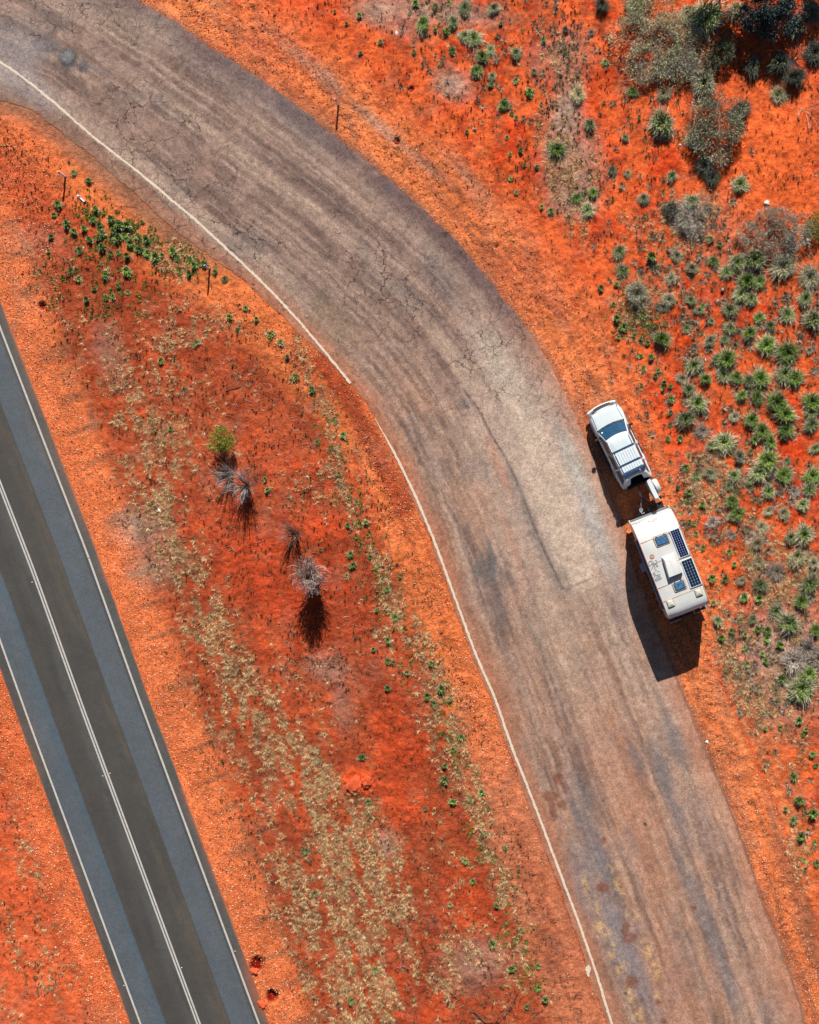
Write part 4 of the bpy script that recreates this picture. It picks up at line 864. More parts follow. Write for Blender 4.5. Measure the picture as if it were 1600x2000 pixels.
shrub('teal_leaved_tree', 1493, 40, [(0,-14,44,1.5,.6),(-26,10,28,1.2,.5),(26,12,30,1.25,.5),(6,-46,36,1.4,.6),(2,26,24,1.0,.4)], 11000, .17, .065, TEAL, 'dark teal-green tree with a dense round crown at the top right', 'tree', 49, stem_h=1.5, nstem=8, spread=.8, r0=.07, stem_col=(.12, .09, .07))
shrub('dark_leaved_tree', 1405, -75, [(0,0,36,3.2,.8),(-30,20,22,2.8,.6),(35,10,24,2.9,.6)], 3800, .18, .065, DKL, 'dark tree just above the top edge, left of the teal crown', 'tree', 50, stem_h=3.2, nstem=8, spread=.9, r0=.08)
shrub('dark_leaved_tree', 1570, -50, [(0,0,34,1.9,.7),(25,25,24,1.7,.5),(40,-10,26,1.7,.5)], 3800, .18, .065, DKL, 'dark tree just above the top edge, right of the teal crown', 'tree', 51, stem_h=1.8, nstem=8, spread=.9, r0=.08)
shrub('round_green_shrub', 441, 862, [(0,-2,20,1.0,.42),(-7,7,16,.85,.34),(9,5,16,.9,.34)], 5600, .075, .034, [(.34, .33, .03), (.42, .38, .04)]+YEL+[(.14, .17, .025), (.10, .13, .02)], 'round yellow-green ball shrub with a black shadow on the red median', 'shrub', 52, stem_h=.9, nstem=6, spread=.2, r0=.025)

def bare(name, px_, py_, n, h, spread, r0, col, label, cat, seed, curl=.4, levels=2, sides=3, scale_px=None, lean=(0, 0)):
    r = random.Random(seed); X, Y = G(px_, py_); t = empty(name, (X, Y, float(gz(px_, py_))-.02))
    tr = []; tw = []
    lim, _ = limb_set(r, (0, 0, 0), n, h, spread, r0, levels, curl)
    for i, (pts, rad) in enumerate(lim):
        pts = [p+Vector((lean[0], lean[1], 0))*(p.z/h) for p in pts]
        (tr if (i % (4 if levels > 1 else 3) == 0) else tw).append((pts, rad))
    link('trunk', wood_mesh(tr, [v*.8 for v in col], 5), t); link('twigs', wood_mesh(tw, col, sides), t)
    return tag(t, label, cat)
bare('bare_grey_tree', 484, 950, 60, 2.3, 1.05, .026, (.36, .32, .30), 'bare grey tree with fine twigs and a forked shadow right of the ball shrub', 'dead tree', 60)
bare('bare_grey_tree', 452, 930, 36, 1.9, .8, .021, (.34, .29, .26), 'thin bare tree of pale twigs just below the ball shrub', 'dead tree', 61, lean=(-.2, -.1))
bare('bare_grey_tree', 577, 1045, 46, 2.1, .85, .022, (.28, .20, .16), 'spindly bare sapling above the tangled dead bush', 'dead tree', 62, lean=(.0, .2))
bare('dead_branchy_bush', 1548, 118, 26, 1.1, 1.1, .018, (.13, .12, .14), 'dark leafless bush in the shade below the teal crown', 'dead bush', 63)
bare('dead_branchy_bush', 1575, 215, 6, .35, 1.0, .022, (.60, .50, .42), 'pale curved dead branches on bare sand at the right edge', 'dead branch', 64, lean=(.3, -.3))
# tangled dead bush: long whippy stems that rise, arch over and curl back
def tangled(px_, py_, n, h, rad_, label, seed):
    r = random.Random(seed); X, Y = G(px_, py_); t = empty('tangled_dead_bush', (X, Y, float(gz(px_, py_))-.02)); st, wh = [], []
    for i in range(n):
        a = r.random()*6.283; R = rad_*(.25+.75*r.random()**.7); hh = h*r.uniform(.55, 1.0)*(1-.25*R/rad_); sw = r.gauss(0, .9); pts = []; rd = []
        for k in range(9):
            u = k/8; ang = a+sw*u*u; rr_ = R*math.sin(min(1, u*1.15)*math.pi*.5)**1.2*(1 if u < .8 else 1-.5*(u-.8)/.2)
            zz = hh*math.sin(u*math.pi*.62)/math.sin(math.pi*.5)
            sx = .78+.35*math.cos(2*a+1); pts.append(Vector((math.cos(ang)*rr_*sx+r.gauss(0, .02)+.1*math.sin(zz*3+i), math.sin(ang)*rr_*1.15+r.gauss(0, .02)+.12*zz, max(0, zz)))); rd.append(.017*(1-.65*u)*r.uniform(.8, 1.1))
        (st if i % 6 == 0 else wh).append((pts, rd))
    link('trunk', wood_mesh(st, (.24, .17, .14), 4), t)
    m1, m2 = wh[::2], wh[1::2]
    link('twigs', wood_mesh(m1, (.44, .35, .30), 3), t); link('twigs', wood_mesh(m2, (.24, .15, .12), 3), t)
    return tag(t, label, 'dead bush')
tangled(617, 1132, 330, 3.3, 1.08, 'tangled grey dead bush with a tall striped black shadow in the median', 65)
def branch(pts_px, r0, label, col=(.10, .05, .035), seed=1, h=.25):
    r = random.Random(seed); X0, Y0 = G(*pts_px[0]); t = empty('fallen_branch', (X0, Y0, float(gz(*pts_px[0])))); lim = []
    P_ = [Vector((G(*p)[0]-X0, G(*p)[1]-Y0, .05+h*math.sin(i/(len(pts_px)-1)*3.1))) for i, p in enumerate(pts_px)]
    lim.append((P_, [r0*(1-.75*i/(len(P_)-1)) for i in range(len(P_))]))
    tw = []
    for i in range(1, len(P_)):
        for j in range(3):
            a = r.random()*6.28; L_ = r.uniform(.25, .8); b = P_[i]; e = b+Vector((math.cos(a)*L_, math.sin(a)*L_, r.uniform(0, .3)))
            tw.append(([b, (b+e)/2+Vector((r.gauss(0, .05), r.gauss(0, .05), .05)), e], [r0*.5, r0*.35, r0*.1]))
    link('main_limb', wood_mesh(lim, col, 5), t); link('twigs', wood_mesh(tw, [v*1.3 for v in col], 3), t); tag(t, label, 'fallen branch', 'fallen branches')
branch([(925,1975),(950,1990),(975,1985),(1000,1960),(1010,1945)], .035, 'dark forked fallen branch at the bottom edge beside the dry grass', seed=4)
branch([(1008,1946),(990,1965),(985,2000)], .02, 'thin dark stick crossing the fallen branch at the bottom edge', seed=5)
branch([(845,1912),(855,1905),(863,1896)], .018, 'short dark stick lying left of the dead grass near the bottom', seed=6)
branch([(447,760),(470,742),(488,730),(503,716)], .022, 'dark fallen branch on red soil above the ball shrub', (.13, .09, .08), 7)
branch([(868,1925),(885,1935),(897,1950)], .022, 'brown forked branch between dry grass clumps near the bottom', (.16, .10, .08), 8)
branch([(1240,640),(1228,632),(1236,655)], .016, 'small red-brown stick among the green weeds above the car', (.3, .07, .03), 9)

# ------------------------------------------------------------------ guide posts
def guide_post(px_, py_, h, face, label, lying=None):
    X, Y = G(px_, py_); t = empty('guide_post', (X, Y, float(gz(px_, py_))-.01), face)
    rot = None
    b = MB(); b.box(-.05, .05, -.014, .014, 0, h, t=.004); b.box(-.05, -.035, .014, .03, 0, h); b.box(.035, .05, .014, .03, 0, h); p = b.build('post', M_post, t)
    b = MB(); b.box(-.04, .04, -.024, -.015, h-.24, h-.10, t=.002); b.box(-.03, .03, .016, .022, h-.24, h-.10); q = b.build('reflector', M_reflect, t)
    b = MB(); b.box(-.065, .065, -.03, .04, 0, .05, t=.006); k = b.build('ground_anchor', M_dsteel, t)
    if lying is not None: t.rotation_euler = (math.radians(90), 0, lying); t.location.z += .05
    tag(t, label, 'guide post', 'white roadside guide posts')
guide_post(661, 206, 1.02, .6, 'white guide post casting a thin shadow on the far gravel side of the bend')
guide_post(128, 346, 1.02, .5, 'white guide post beside the green weeds at the upper left')
guide_post(410, 526, 1.02, .7, 'white guide post at the end of the green weed patch')
guide_post(167, 395, .62, 0, 'short white guide post lying flat on the sand at the upper left', lying=math.radians(137-90-180))
# broken stake by the two burrows
b = MB(); b.box(-.02, .02, -.02, .02, 0, .28, t=.004); o = b.build('marker_stake', M_dsteel); o.location = (*G(518, 1869), float(gz(518, 1869))); tag(o, 'short dark stake standing above the two burrows by the highway', 'stake')

# mounds, stones, litter
def lump(name, px_, py_, rx, ry, h, mat, label, cat, seed, group=None):
    r = random.Random(seed); bm = bmesh.new(); bmesh.ops.create_icosphere(bm, subdivisions=3, radius=1)
    ph = [(r.uniform(2, 6), r.uniform(0, 6), Vector((r.gauss(0, 1), r.gauss(0, 1), r.gauss(0, 1))).normalized()) for _ in range(9)]
    for v in bm.verts:
        n_ = v.co.normalized(); d_ = 1+sum(.07*math.sin(f*n_.dot(a)*1.6+p) for f, p, a in ph); v.co = Vector((n_.x*rx*d_, n_.y*ry*d_, n_.z*h*d_))
    me = bpy.data.meshes.new(name); bm.to_mesh(me); bm.free(); me.materials.append(mat)
    o = link(name, me, None, (*G(px_, py_), float(gz(px_, py_))), r.random()*3); tag(o, label, cat, group)
lump('dirt_mound', 496, 1897, .26, .2, .16, M_mound, 'fresh orange spoil heap below the upper burrow at the highway edge', 'dirt mound', 1)
lump('dirt_mound', 512, 1963, .30, .22, .15, M_mound, 'fresh orange spoil heap left of the lower burrow at the highway edge', 'dirt mound', 2)
lump('dirt_mound', 694, 1531, .5, .42, .12, M_mound, 'low red dirt mound in the dry grass of the median', 'dirt mound', 3)
lump('dirt_mound', 716, 1526, .3, .34, .14, M_mound, 'smaller red dirt lump on the right of the median mound', 'dirt mound', 4)
lump('red_stone', 774, 277, .15, .17, .1, M_rock, 'dark red stone in the orange gravel outside the bend', 'stone', 5)
lump('red_stone', 802, 174, .12, .11, .08, M_rock, 'small dark red stone up the slope by the grey smudge', 'stone', 6)
for px_, py_, rr_, lab in [(1363,470,.10,'small white can lying on red sand above the smoky shrub\'s tussocks'),(1378,703,.07,'small white sliver of litter standing between the right-hand tussocks'),(775,65,.14,'white scrap of litter at the edge of the ashen patch, top centre'),(312,1087-90,.13,'pale scrap of plastic in the grass strip near the highway'),(1330,283,.12,'pale crumpled scrap beside the acacia bush')]:
    lump('litter', px_, py_, rr_, rr_*.55, rr_*.5, M_can, lab, 'litter', int(px_))
for px_, py_, rr_, lab in [(1381,1449,.11,'round white stone on the gravel right of the old road'),(1411,565,.09,'pale stone on red sand between tussocks at the right'),(1498,397,.16,'pale cream stone on the bare orange sand'),(1563,1345,.1,'pale pink stone in the dead grass at the right edge'),(1594,1278,.12,'white block in the dead grass at the right edge')]:
    lump('pale_stone', px_, py_, rr_, rr_*.8, rr_*.5, M_wstone, lab, 'stone', int(px_))

# ------------------------------------------------------------------ the four-wheel drive
CA = math.radians(-64.50); car = empty('four_wheel_drive', (10.828, 5.891, .02), CA)
tag(car, 'white four-wheel drive with roof rack and open rear door, hitched to the caravan', 'car')
W_ = .95
def bw(a):   # half width along the length
    return np.interp(a, [-.06, 0, .1, .3, .8, 4.3, 4.6, 4.74, 4.82], [.70, .80, .88, .925, .945, .945, .925, .88, .80])
def bt(a): return np.interp(a, [-.06, 0, .06, .16, .3, .7, 1.1, 1.4, 4.4, 4.82], [.62, .74, .90, 1.0, 1.045, 1.09, 1.12, 1.125, 1.12, 1.02])
def bring(a):
    w, t = float(bw(a)), float(bt(a)); cv = float(np.interp(a, [-.06, .6, 1.2], [.16, .10, 0]))
    half = [(0, t+.03), (.35*w, t+.027), (.62*w, t+.016), (.80*w, t), (.84*w, t-.012), (.93*w, t-.05), (.985*w, t-.14), (w, t-.30), (w*1.005, .58), (w*.97, .42), (w*.8, .34), (0, .34)]
    pts = half+[(-b, zz) for b, zz in half[-2:0:-1]]
    return [(a+cv*(b/.95)**2, b, max(zz, .34)) for b, zz in pts]
m = MB(); m.loft([bring(a) for a in [-.06, -.03, .02, .08, .16, .3, .5, .8, 1.1, 1.4, 2, 2.6, 3.2, 4.0]])
for sg in (1, -1):
    rings = []
    for a in [3.98, 4.3, 4.5, 4.62, 4.72, 4.8, 4.83]:
        w, t = float(bw(a)), float(bt(a)); inner = .66+max(0, a-4.6)*.35
        pts = [(inner, t+.02), (.84*w, t-.01), (.93*w, t-.05), (.985*w, t-.14), (w, t-.3), (w*1.005, .58), (w*.97, .42), (inner, .40)]
        rings.append([(a, sg*b, zz) for b, zz in pts])
    m.loft(rings)
m.build('body', M_white, car, 38)
# cabin outlines
def outline(af, ar, hw, cf, cr, z0):
    p = []
    for s in np.linspace(-1, 1, 9): p.append((af+cf*s*s, s*hw*(1-.03*(s*s > .9)), z0))
    for s in np.linspace(0, 1, 8)[1:-1]: p.append((af+cf+(ar+cr-af-cf)*s, hw*(1-.04*s*s), z0))
    for s in np.linspace(1, -1, 9): p.append((ar+cr*s*s, s*hw*.95, z0))
    for s in np.linspace(1, 0, 8)[1:-1]: p.append((af+cf+(ar+cr-af-cf)*s, -hw*(1-.04*s*s), z0))
    return p
O = [outline(1.06, 4.62, .875, .16, .14, 1.10), outline(1.84, 4.36, .69, .11, .13, 1.70), outline(1.90, 4.33, .665, .10, .11, 1.755), outline(2.02, 4.27, .60, .07, .08, 1.795), outline(2.4, 4.0, .36, .03, .03, 1.822)]
m = MB(); n = len(O[0]); v = [p for r_ in O for p in r_]; f = []
rear = set(range(15, 23))
for i in range(len(O)-1):
    for k in range(n):
        if i == 0 and k in rear and abs(O[0][k][1]) <= .62 and abs(O[0][(k+1) % n][1]) <= .62: continue   # open tail
        j = (k+1) % n; f.append([i*n+k, i*n+j, (i+1)*n+j, (i+1)*n+k])
f.append([(len(O)-1)*n+k for k in range(n)]); m.add(v, f); m.build('cabin_shell', M_white, car, 40)
def shell(p0, p1, g, off):
    p = Vector(p0).lerp(Vector(p1), g); return p
def ws(s, g):
    a0 = 1.06+.16*s*s; a1 = 1.84+.11*s*s; return Vector((a0+(a1-a0)*g-.012, s*(.875+(.69-.875)*g), 1.10+.60*g+.012))
m = MB(); gs = np.linspace(.12, .97, 7); ss = np.linspace(-.93, .93, 13)
m.loft([[ws(s, g) for s in ss] for g in gs], closed=False, cap=(False, False)); m.build('windscreen', M_glass, car, 60)
for s0 in (-.62, .18):
    m = MB(); m.tube([ws(s0, .02)+Vector((0, 0, .02)), ws(s0+.1, .12)+Vector((-.01, 0, .02)), ws(s0+.62, .16)+Vector((-.01, 0, .02))], .012, 5); m.build('wiper', M_black, car)
m = MB(); m.loft([[ws(s, g)+Vector((-.005, 0, .004)) for s in np.linspace(-.95, .95, 9)] for g in (-.07, .13)], closed=False, cap=(False, False)); m.build('scuttle_panel', M_black, car)
m = MB(); m.box(-.05, .05, -.035, .035, 0, .006); o = m.build('registration_label', M_rackw, car); o.location = ws(-.78, .35)+Vector((-.005, 0, .02)); o.rotation_euler = (0, -.66, 0)
def side(t, g, sg):
    def at_(k):
        af, ar, hw, cf, cr, z0 = ((1.06, 4.62, .875, .16, .14, 1.10), (1.84, 4.36, .69, .11, .13, 1.70))[k]
        return Vector((af+cf+(ar+cr-af-cf)*t, sg*hw*(1-.04*t*t), z0))
    p = at_(0).lerp(at_(1), g); return p+Vector((0, sg*.010, .004))
for sg in (1, -1):
    for t0, t1 in ((.05, .36), (.385, .66), (.69, .93)):
        m = MB(); m.loft([[side(t, g, sg) for t in np.linspace(t0, t1, 5)] for g in (.10, .5, .90)], closed=False, cap=(False, False)); m.build('side_window', M_sideg, car)
    # mirror
    m = MB(); m.tube([(1.60, sg*.86, 1.12), (1.62, sg*.98, 1.14)], .03, 6); m.box(1.56, 1.70, sg*1.06-.11, sg*1.06+.09, 1.05, 1.24, t=.03); m.build('wing_mirror', M_black, car)
    # headlight and lights
    m = MB()
    r_ = []
    for s in np.linspace(.60, .93, 5):
        b_ = s*.9; a_ = .13*(s)**2; r_.append([(a_-.03, sg*b_, .74), (a_+.06, sg*b_, .93), (a_+.22, sg*b_*.99, 1.02), (a_+.30, sg*b_*.985, 1.03)])
    m.loft(r_, closed=False, cap=(False, False)); m.build('headlight', M_lens, car, 50)
    m = MB(); m.box(4.74, 4.845, sg*.80-.07 if sg > 0 else -.87, .87 if sg > 0 else -.80+.07, .78, 1.05, t=.02); m.build('tail_light', M_red, car)
    # doors shut lines and handles
    m = MB(); m.box(2.55, 2.72, sg*.955-.015, sg*.955+.02, .93, .96, t=.006); m.box(3.45, 3.62, sg*.955-.015, sg*.955+.02, .93, .96, t=.006); m.build('door_handle', M_white, car)
    m = MB(); m.box(1.5, 3.6, sg*1.0-.05, sg*1.0+.05, .36, .41, t=.01); m.build('side_step', M_black, car)
    for a_ in (.92, 3.72):
        wh = MB(); wh.cyl((a_, sg*.86, .38), (0, 1, 0), .385, .26, 28, .04); t_ = wh.build('wheel', M_tyre, car, 40)
        rm_ = MB(); rm_.cyl((a_, sg*.985, .38), (0, 1, 0), .24, .03, 20, .008); rm_.build('rim', M_rim, t_)
        ar_ = MB(); ar_.tube([(a_+.46*math.cos(t), sg*.945, .38+.46*math.sin(t)) for t in np.linspace(.1, 3.04, 12)], .03, 6); ar_.build('wheel_arch', M_white, car, 60)
for sg in (1, -1):
    m = MB(); m.tube([(.34, sg*.74, 1.052), (.7, sg*.765, 1.098), (1.08, sg*.79, 1.13)], .009, 4); m.build('bonnet_shut_line', M_black, car)
    m = MB(); m.tube([(2.02, sg*.655, 1.768), (3.0, sg*.652, 1.772), (4.3, sg*.640, 1.768)], .011, 4); m.build('roof_gutter', M_black, car)
    for a_ in (1.78, 2.78, 3.72):
        m = MB(); m.box(a_-.006, a_+.006, sg*.90-.055, sg*.90+.05, .62, 1.085); m.build('door_gap', M_black, car)
m = MB(); m.box(.20, .215, -.72, .74, 1.03, 1.045); m.build('bonnet_shut_line', M_black, car)
# dark shut line and air intake along the bonnet's leading edge
m = MB(); rings = []
for b in np.linspace(-.66, .66, 15):
    cv = .16*(b/.95)**2; rings.append([(.035+cv, b, .955), (.055+cv, b, .985), (.115+cv, b, 1.012), (.135+cv, b, 1.0)])
m.loft(rings); m.build('intake', M_black, car, 40)
# grille and bumper details
m = MB(); m.loft([[(-.075+.16*(b/.95)**2, b, zz) for b in np.linspace(-.5, .5, 9)] for zz in (.72, .70, .60)], closed=False, cap=(False, False))
m.loft([[(x_+.16*(b/.95)**2, b, zz) for b in np.linspace(-.52, .52, 9)] for x_, zz in ((-.07, .74), (.0, .90), (.065, .955))], closed=False, cap=(False, False)); m.build('grille', M_black, car)
m = MB()
for b_ in np.linspace(-.4, .4, 7): m.box(-.02+.16*(b_/.95)**2, .03+.16*(b_/.95)**2, b_-.02, b_+.02, .86, .93, t=.004)
m.build('grille_bars', M_rim, car)
m = MB(); m.loft([[(a+.16*(b/.95)**2, b, zz) for a, zz in ((-.14, .42), (-.15, .52), (-.13, .60), (-.06, .64), (.0, .5))] for b in np.linspace(-.86, .86, 13)], closed=False, cap=(False, False)); m.build('front_bumper', M_white, car, 60)
# rear: bumper step, cargo well
m = MB(); m.box(4.60, 4.90, -.78, .78, .38, .60, t=.03); m.build('rear_bumper', M_black, car)  # bumper coloured black to stand in for the shade behind the car
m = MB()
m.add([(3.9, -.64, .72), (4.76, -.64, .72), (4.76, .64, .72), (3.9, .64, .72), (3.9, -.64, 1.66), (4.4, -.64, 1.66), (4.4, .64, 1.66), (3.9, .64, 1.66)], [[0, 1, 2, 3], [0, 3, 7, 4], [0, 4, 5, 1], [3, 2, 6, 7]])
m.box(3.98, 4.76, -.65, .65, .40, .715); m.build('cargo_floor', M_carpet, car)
# rear door swung fully open, with the spare wheel on it
door = MB()
rings = []
for a_, d0, d1 in ((4.84, .52, .64), (4.88, .40, .66), (5.0, .385, .665), (5.6, .385, .665), (5.88, .395, .66), (5.98, .42, .64)):
    rings.append([(a_, d0, .55), (a_, d1, .55), (a_, d1+.01, 1.0), (a_, d1-.02, 1.25), (a_, d1-.01, 1.68), (a_, d0+.03, 1.70), (a_, d0+.0, 1.25), (a_, d0, 1.0)])
door.loft(rings); dr_ = door.build('rear_door', M_white, car, 35)
m = MB(); m.box(5.0, 5.8, .655, .665, 1.24, 1.6); o = m.build('rear_window', M_sideg, dr_)
m = MB(); m.box(4.9, 6.16, .665, .70, 1.02, 1.08, t=.01); m.build('door_handle', M_rackw, dr_)
m = MB(); m.cyl((5.36, .85, 1.02), (0, 1, 0), .43, .29, 32, .05); sp = m.build('spare_wheel', M_cover_w, car, 35)
m = MB(); m.cyl((5.36, .70, 1.02), (0, 1, 0), .37, .03, 24); m.build('wheel_bracket', M_black, sp)
m = MB(); m.box(5.93, 6.10, .72, .86, .62, .98, t=.03); m.build('licence_bracket', M_black, sp)
# roof rack
rack = MB()
for sg in (1, -1): rack.tube([(2.1, sg*.60, 1.80), (2.2, sg*.63, 1.86), (4.15, sg*.62, 1.86), (4.25, sg*.58, 1.80)], .022, 8)
rk = rack.build('roof_rack', M_rackw, car, 60)
for a_ in (2.70, 3.56):
    m = MB(); m.box(a_-.045, a_+.045, -.66, .64, 1.855, 1.885, t=.008); m.box(a_-.03, a_+.05, -.68, -.62, 1.80, 1.9, t=.01); m.box(a_-.03, a_+.05, .58, .66, 1.80, 1.9, t=.01); m.build('crossbar', M_navy, rk)
for i in range(8):
    b_ = -.53+i*.145
    m = MB(); m.box(2.78, 3.50, b_, b_+.13, 1.885, 1.905, t=.005); m.build('slat', M_rackw, rk)
    m = MB(); m.box(3.62, 3.95, b_, b_+.13, 1.885, 1.905, t=.005); m.build('slat', M_rackw, rk)
m = MB()
rings = []
for b_ in np.linspace(-.70, .66, 15):
    w = .02*math.sin(b_*19)+.01*math.sin(b_*41); rings.append([(3.98+w, b_, 1.80), (3.97+w, b_, 1.90+w), (4.02, b_, 1.965+w), (4.12, b_, 1.965+w*.5), (4.19-w, b_, 1.9), (4.2, b_, 1.80)])
m.loft(rings); m.build('wind_deflector', M_navy, car, 30)
m = MB(); m.tube([(4.05, .35, 1.94), (4.2, .33, 1.99)], .015, 5); m.build('aerial', M_rackw, car)
# tow hitch
m = MB(); m.box(4.82, 5.12, -.035, .035, .42, .48); m.build('tow_bar', M_dsteel, car)
m = MB()
for i in range(2): m.box(5.05, 5.15, -.03, .03, .46, .50)
m.build('tow_ball', M_steel, car)

# ------------------------------------------------------------------ the caravan
VA = math.radians(-68.58); VO = (13.521, -.261)
van = empty('caravan', (*VO, .0), VA)
tag(van, 'white caravan with solar panels, roof hatches and air conditioner, hitched behind the car', 'caravan')
prof = [(-.02, .55), (-.06, .62), (-.06, 1.02), (0.0, 1.10), (.0, 1.55), (.03, 1.88), (.10, 2.10), (.22, 2.32), (.40, 2.52), (.62, 2.67), (.88, 2.79), (1.15, 2.865), (1.4, 2.895), (1.8, 2.905), (3.2, 2.915), (4.6, 2.905), (4.9, 2.89), (5.15, 2.87), (5.34, 2.82), (5.48, 2.73), (5.57, 2.58), (5.61, 2.34), (5.62, 1.2), (5.62, .55)]
cenp = Vector((2.8, 1.7))
def inset(p, d):
    v = Vector(p)-cenp; return (p[0]-d*np.sign(v.x)*(1 if abs(v.x) > 2.0 else .2), p[1]-d*(1 if v.y > .6 else (-.5 if v.y < -.6 else 0)))
m = MB(); rings = []
for b_, d_ in ((-1.205, .07), (-1.20, .035), (-1.18, .01), (-1.15, 0), (-.6, -.012), (0, -.018), (.6, -.012), (1.15, 0), (1.18, .01), (1.20, .035), (1.205, .07)):
    rings.append([(inset(p, d_)[0], b_, inset(p, d_)[1]) for p in prof])
m.loft(rings); m.build('body', M_vanw, van, 32)
def pz(a): return float(np.interp(a, [p[0] for p in prof[4:21]], [p[1] for p in prof[4:21]]))+.018*(1)
def vl(px_, py_, z0=None):
    """photo pixel -> van local a, b, z on the roof skin"""
    zz = 2.9
    for _ in range(6):
        X, Y = G(px_, py_, zz); dx, dy = X-VO[0], Y-VO[1]; a = dx*math.cos(VA)+dy*math.sin(VA); b = -dx*math.sin(VA)+dy*math.cos(VA)
        zz = pz(a) if z0 is None else z0
    return Vector((a, b, zz))
# front boot and stone shield
m = MB(); m.box(-.17, -.055, -1.13, 1.15, .50, 1.06, t=.02); m.build('front_boot', M_grey, van)
m = MB(); m.box(-.20, -.02, -1.20, -1.13, .45, 1.12, t=.02); m.box(-.20, -.02, 1.15, 1.22, .45, 1.12, t=.02); m.build('boot_corner', M_vanw, van)
# roof edge mouldings following the profile
for sg in (1, -1):
    m = MB(); m.tube([(p[0], sg*1.175, p[1]+.006) for p in prof[6:21]], .02, 5); m.build('roof_moulding', M_pinkseal if sg < 0 else M_seal, van, 60)
m = MB(); m.box(1.3, 5.2, 1.205, 1.235, 2.70, 2.74); m.build('rain_gutter', M_seal, van)
for a_, b0_, b1_ in ((1.18, -1.15, .52), (2.45, -1.15, -.36), (2.76, .40, 1.14), (3.79, -1.15, -.4), (4.57, -1.15, -1.02), (4.57, -.6, .6)):
    m = MB(); z_ = pz(a_); m.box(a_-.013, a_+.013, b0_, b1_, z_-.012, z_+.006); m.build('roof_seam', M_seal, van)
# awning rolled on the left wall
m = MB(); m.cyl((2.95, -1.27, 2.33), (1, 0, 0), .062, 4.1, 14); m.build('awning_roll', M_grey, van, 60)
m = MB(); m.box(.95, 5.0, -1.345, -1.325, 2.29, 2.37, t=.004); m.build('awning_rail', M_vanw, van)
for a_ in (.93, 5.0):
    m = MB(); m.box(a_-.03, a_+.03, -1.34, -1.2, 2.25, 2.41, t=.01); m.build('awning_bracket', M_rackw, van)
# hatches
def rrect(m, a0, a1, b0, b1, z0, z1, r, inset_=0, n=4):
    def pts(zz, d):
        out = []
        for cx, cy, st in ((a1-r, b1-r, 0), (a0+r, b1-r, 90), (a0+r, b0+r, 180), (a1-r, b0+r, 270)):
            for k in range(n+1):
                t = math.radians(st+90*k/n); out.append((cx+math.cos(t)*(r-d), cy+math.sin(t)*(r-d), zz))
        return out
    return pts
def slab(m, a0, a1, b0, b1, z0, z1, r=.05, bev=.01):
    p = rrect(m, a0, a1, b0, b1, z0, z1, r); m.loft([p(z0, 0), p(z1-bev, 0), p(z1, bev)])
for a0, a1, b0, b1 in ((1.10, 1.75, -.43, .42), (3.76, 4.37, -.39, .36)):
    z0 = pz((a0+a1)/2)
    m = MB(); slab(m, a0, a1, b0, b1, z0-.02, z0+.012, .10, .004); h_ = m.build('roof_hatch', M_seal, van)
    m = MB(); slab(m, a0+.04, a1-.04, b0+.04, b1-.04, z0+.012, z0+.05, .08); m.build('hatch_frame', M_vanw, h_, 40)
    m = MB(); slab(m, a0+.075, a1-.065, b0+.075, b1-.07, z0+.04, z0+.062, .06); m.build('hatch_seal', M_black, h_)
    m = MB(); A0, A1, B0, B1 = a0+.11, a1-.10, b0+.11, b1-.11; rings = []
    for i, d_ in enumerate((0, .012, .04)): rings.append([(A0+d_, B0+d_, z0+.062+i*.014), (A1-d_, B0+d_, z0+.062+i*.014), (A1-d_, B1-d_, z0+.062+i*.014), (A0+d_, B1-d_, z0+.062+i*.014)])
    m.loft(rings, cap=(True, False)); k = len(m.v)-4; ce = ((A0+A1)/2, (B0+B1)/2, z0+.072); m.v.append(ce)
    for i in range(4): m.f.append([k+i, k+(i+1) % 4, len(m.v)-1])
    m.build('hatch_dome', M_dome, h_)
    for b_ in (b0+.2, b1-.2):
        m = MB(); m.box(a0+.03, a0+.08, b_-.03, b_+.03, z0+.05, z0+.08, t=.005); m.build('hinge', M_black, h_)
# small vents
for a0, a1, b0, b1 in ((4.55, 5.0, -1.01, -.60), (4.55, 5.0, .61, 1.02)):
    z0 = pz((a0+a1)/2)
    m = MB(); slab(m, a0, a1, b0, b1, z0-.04, z0+.012, .03, .004); v_ = m.build('roof_vent', M_seal, van)
    m = MB(); slab(m, a0+.035, a1-.04, b0+.035, b1-.035, z0+.0, z0+.06, .03); m.build('vent_frame', M_vanw, v_)
    m = MB(); A0, A1, B0, B1 = a0+.075, a1-.09, b0+.075, b1-.07; m.loft([[(A0+d, B0+d, zz), (A1-d, B0+d, zz), (A1-d, B1-d, zz), (A0+d, B1-d, zz)] for d, zz in ((0, z0+.06), (.01, z0+.085), (.09, z0+.105))]); m.build('vent_lid', M_vent, v_)
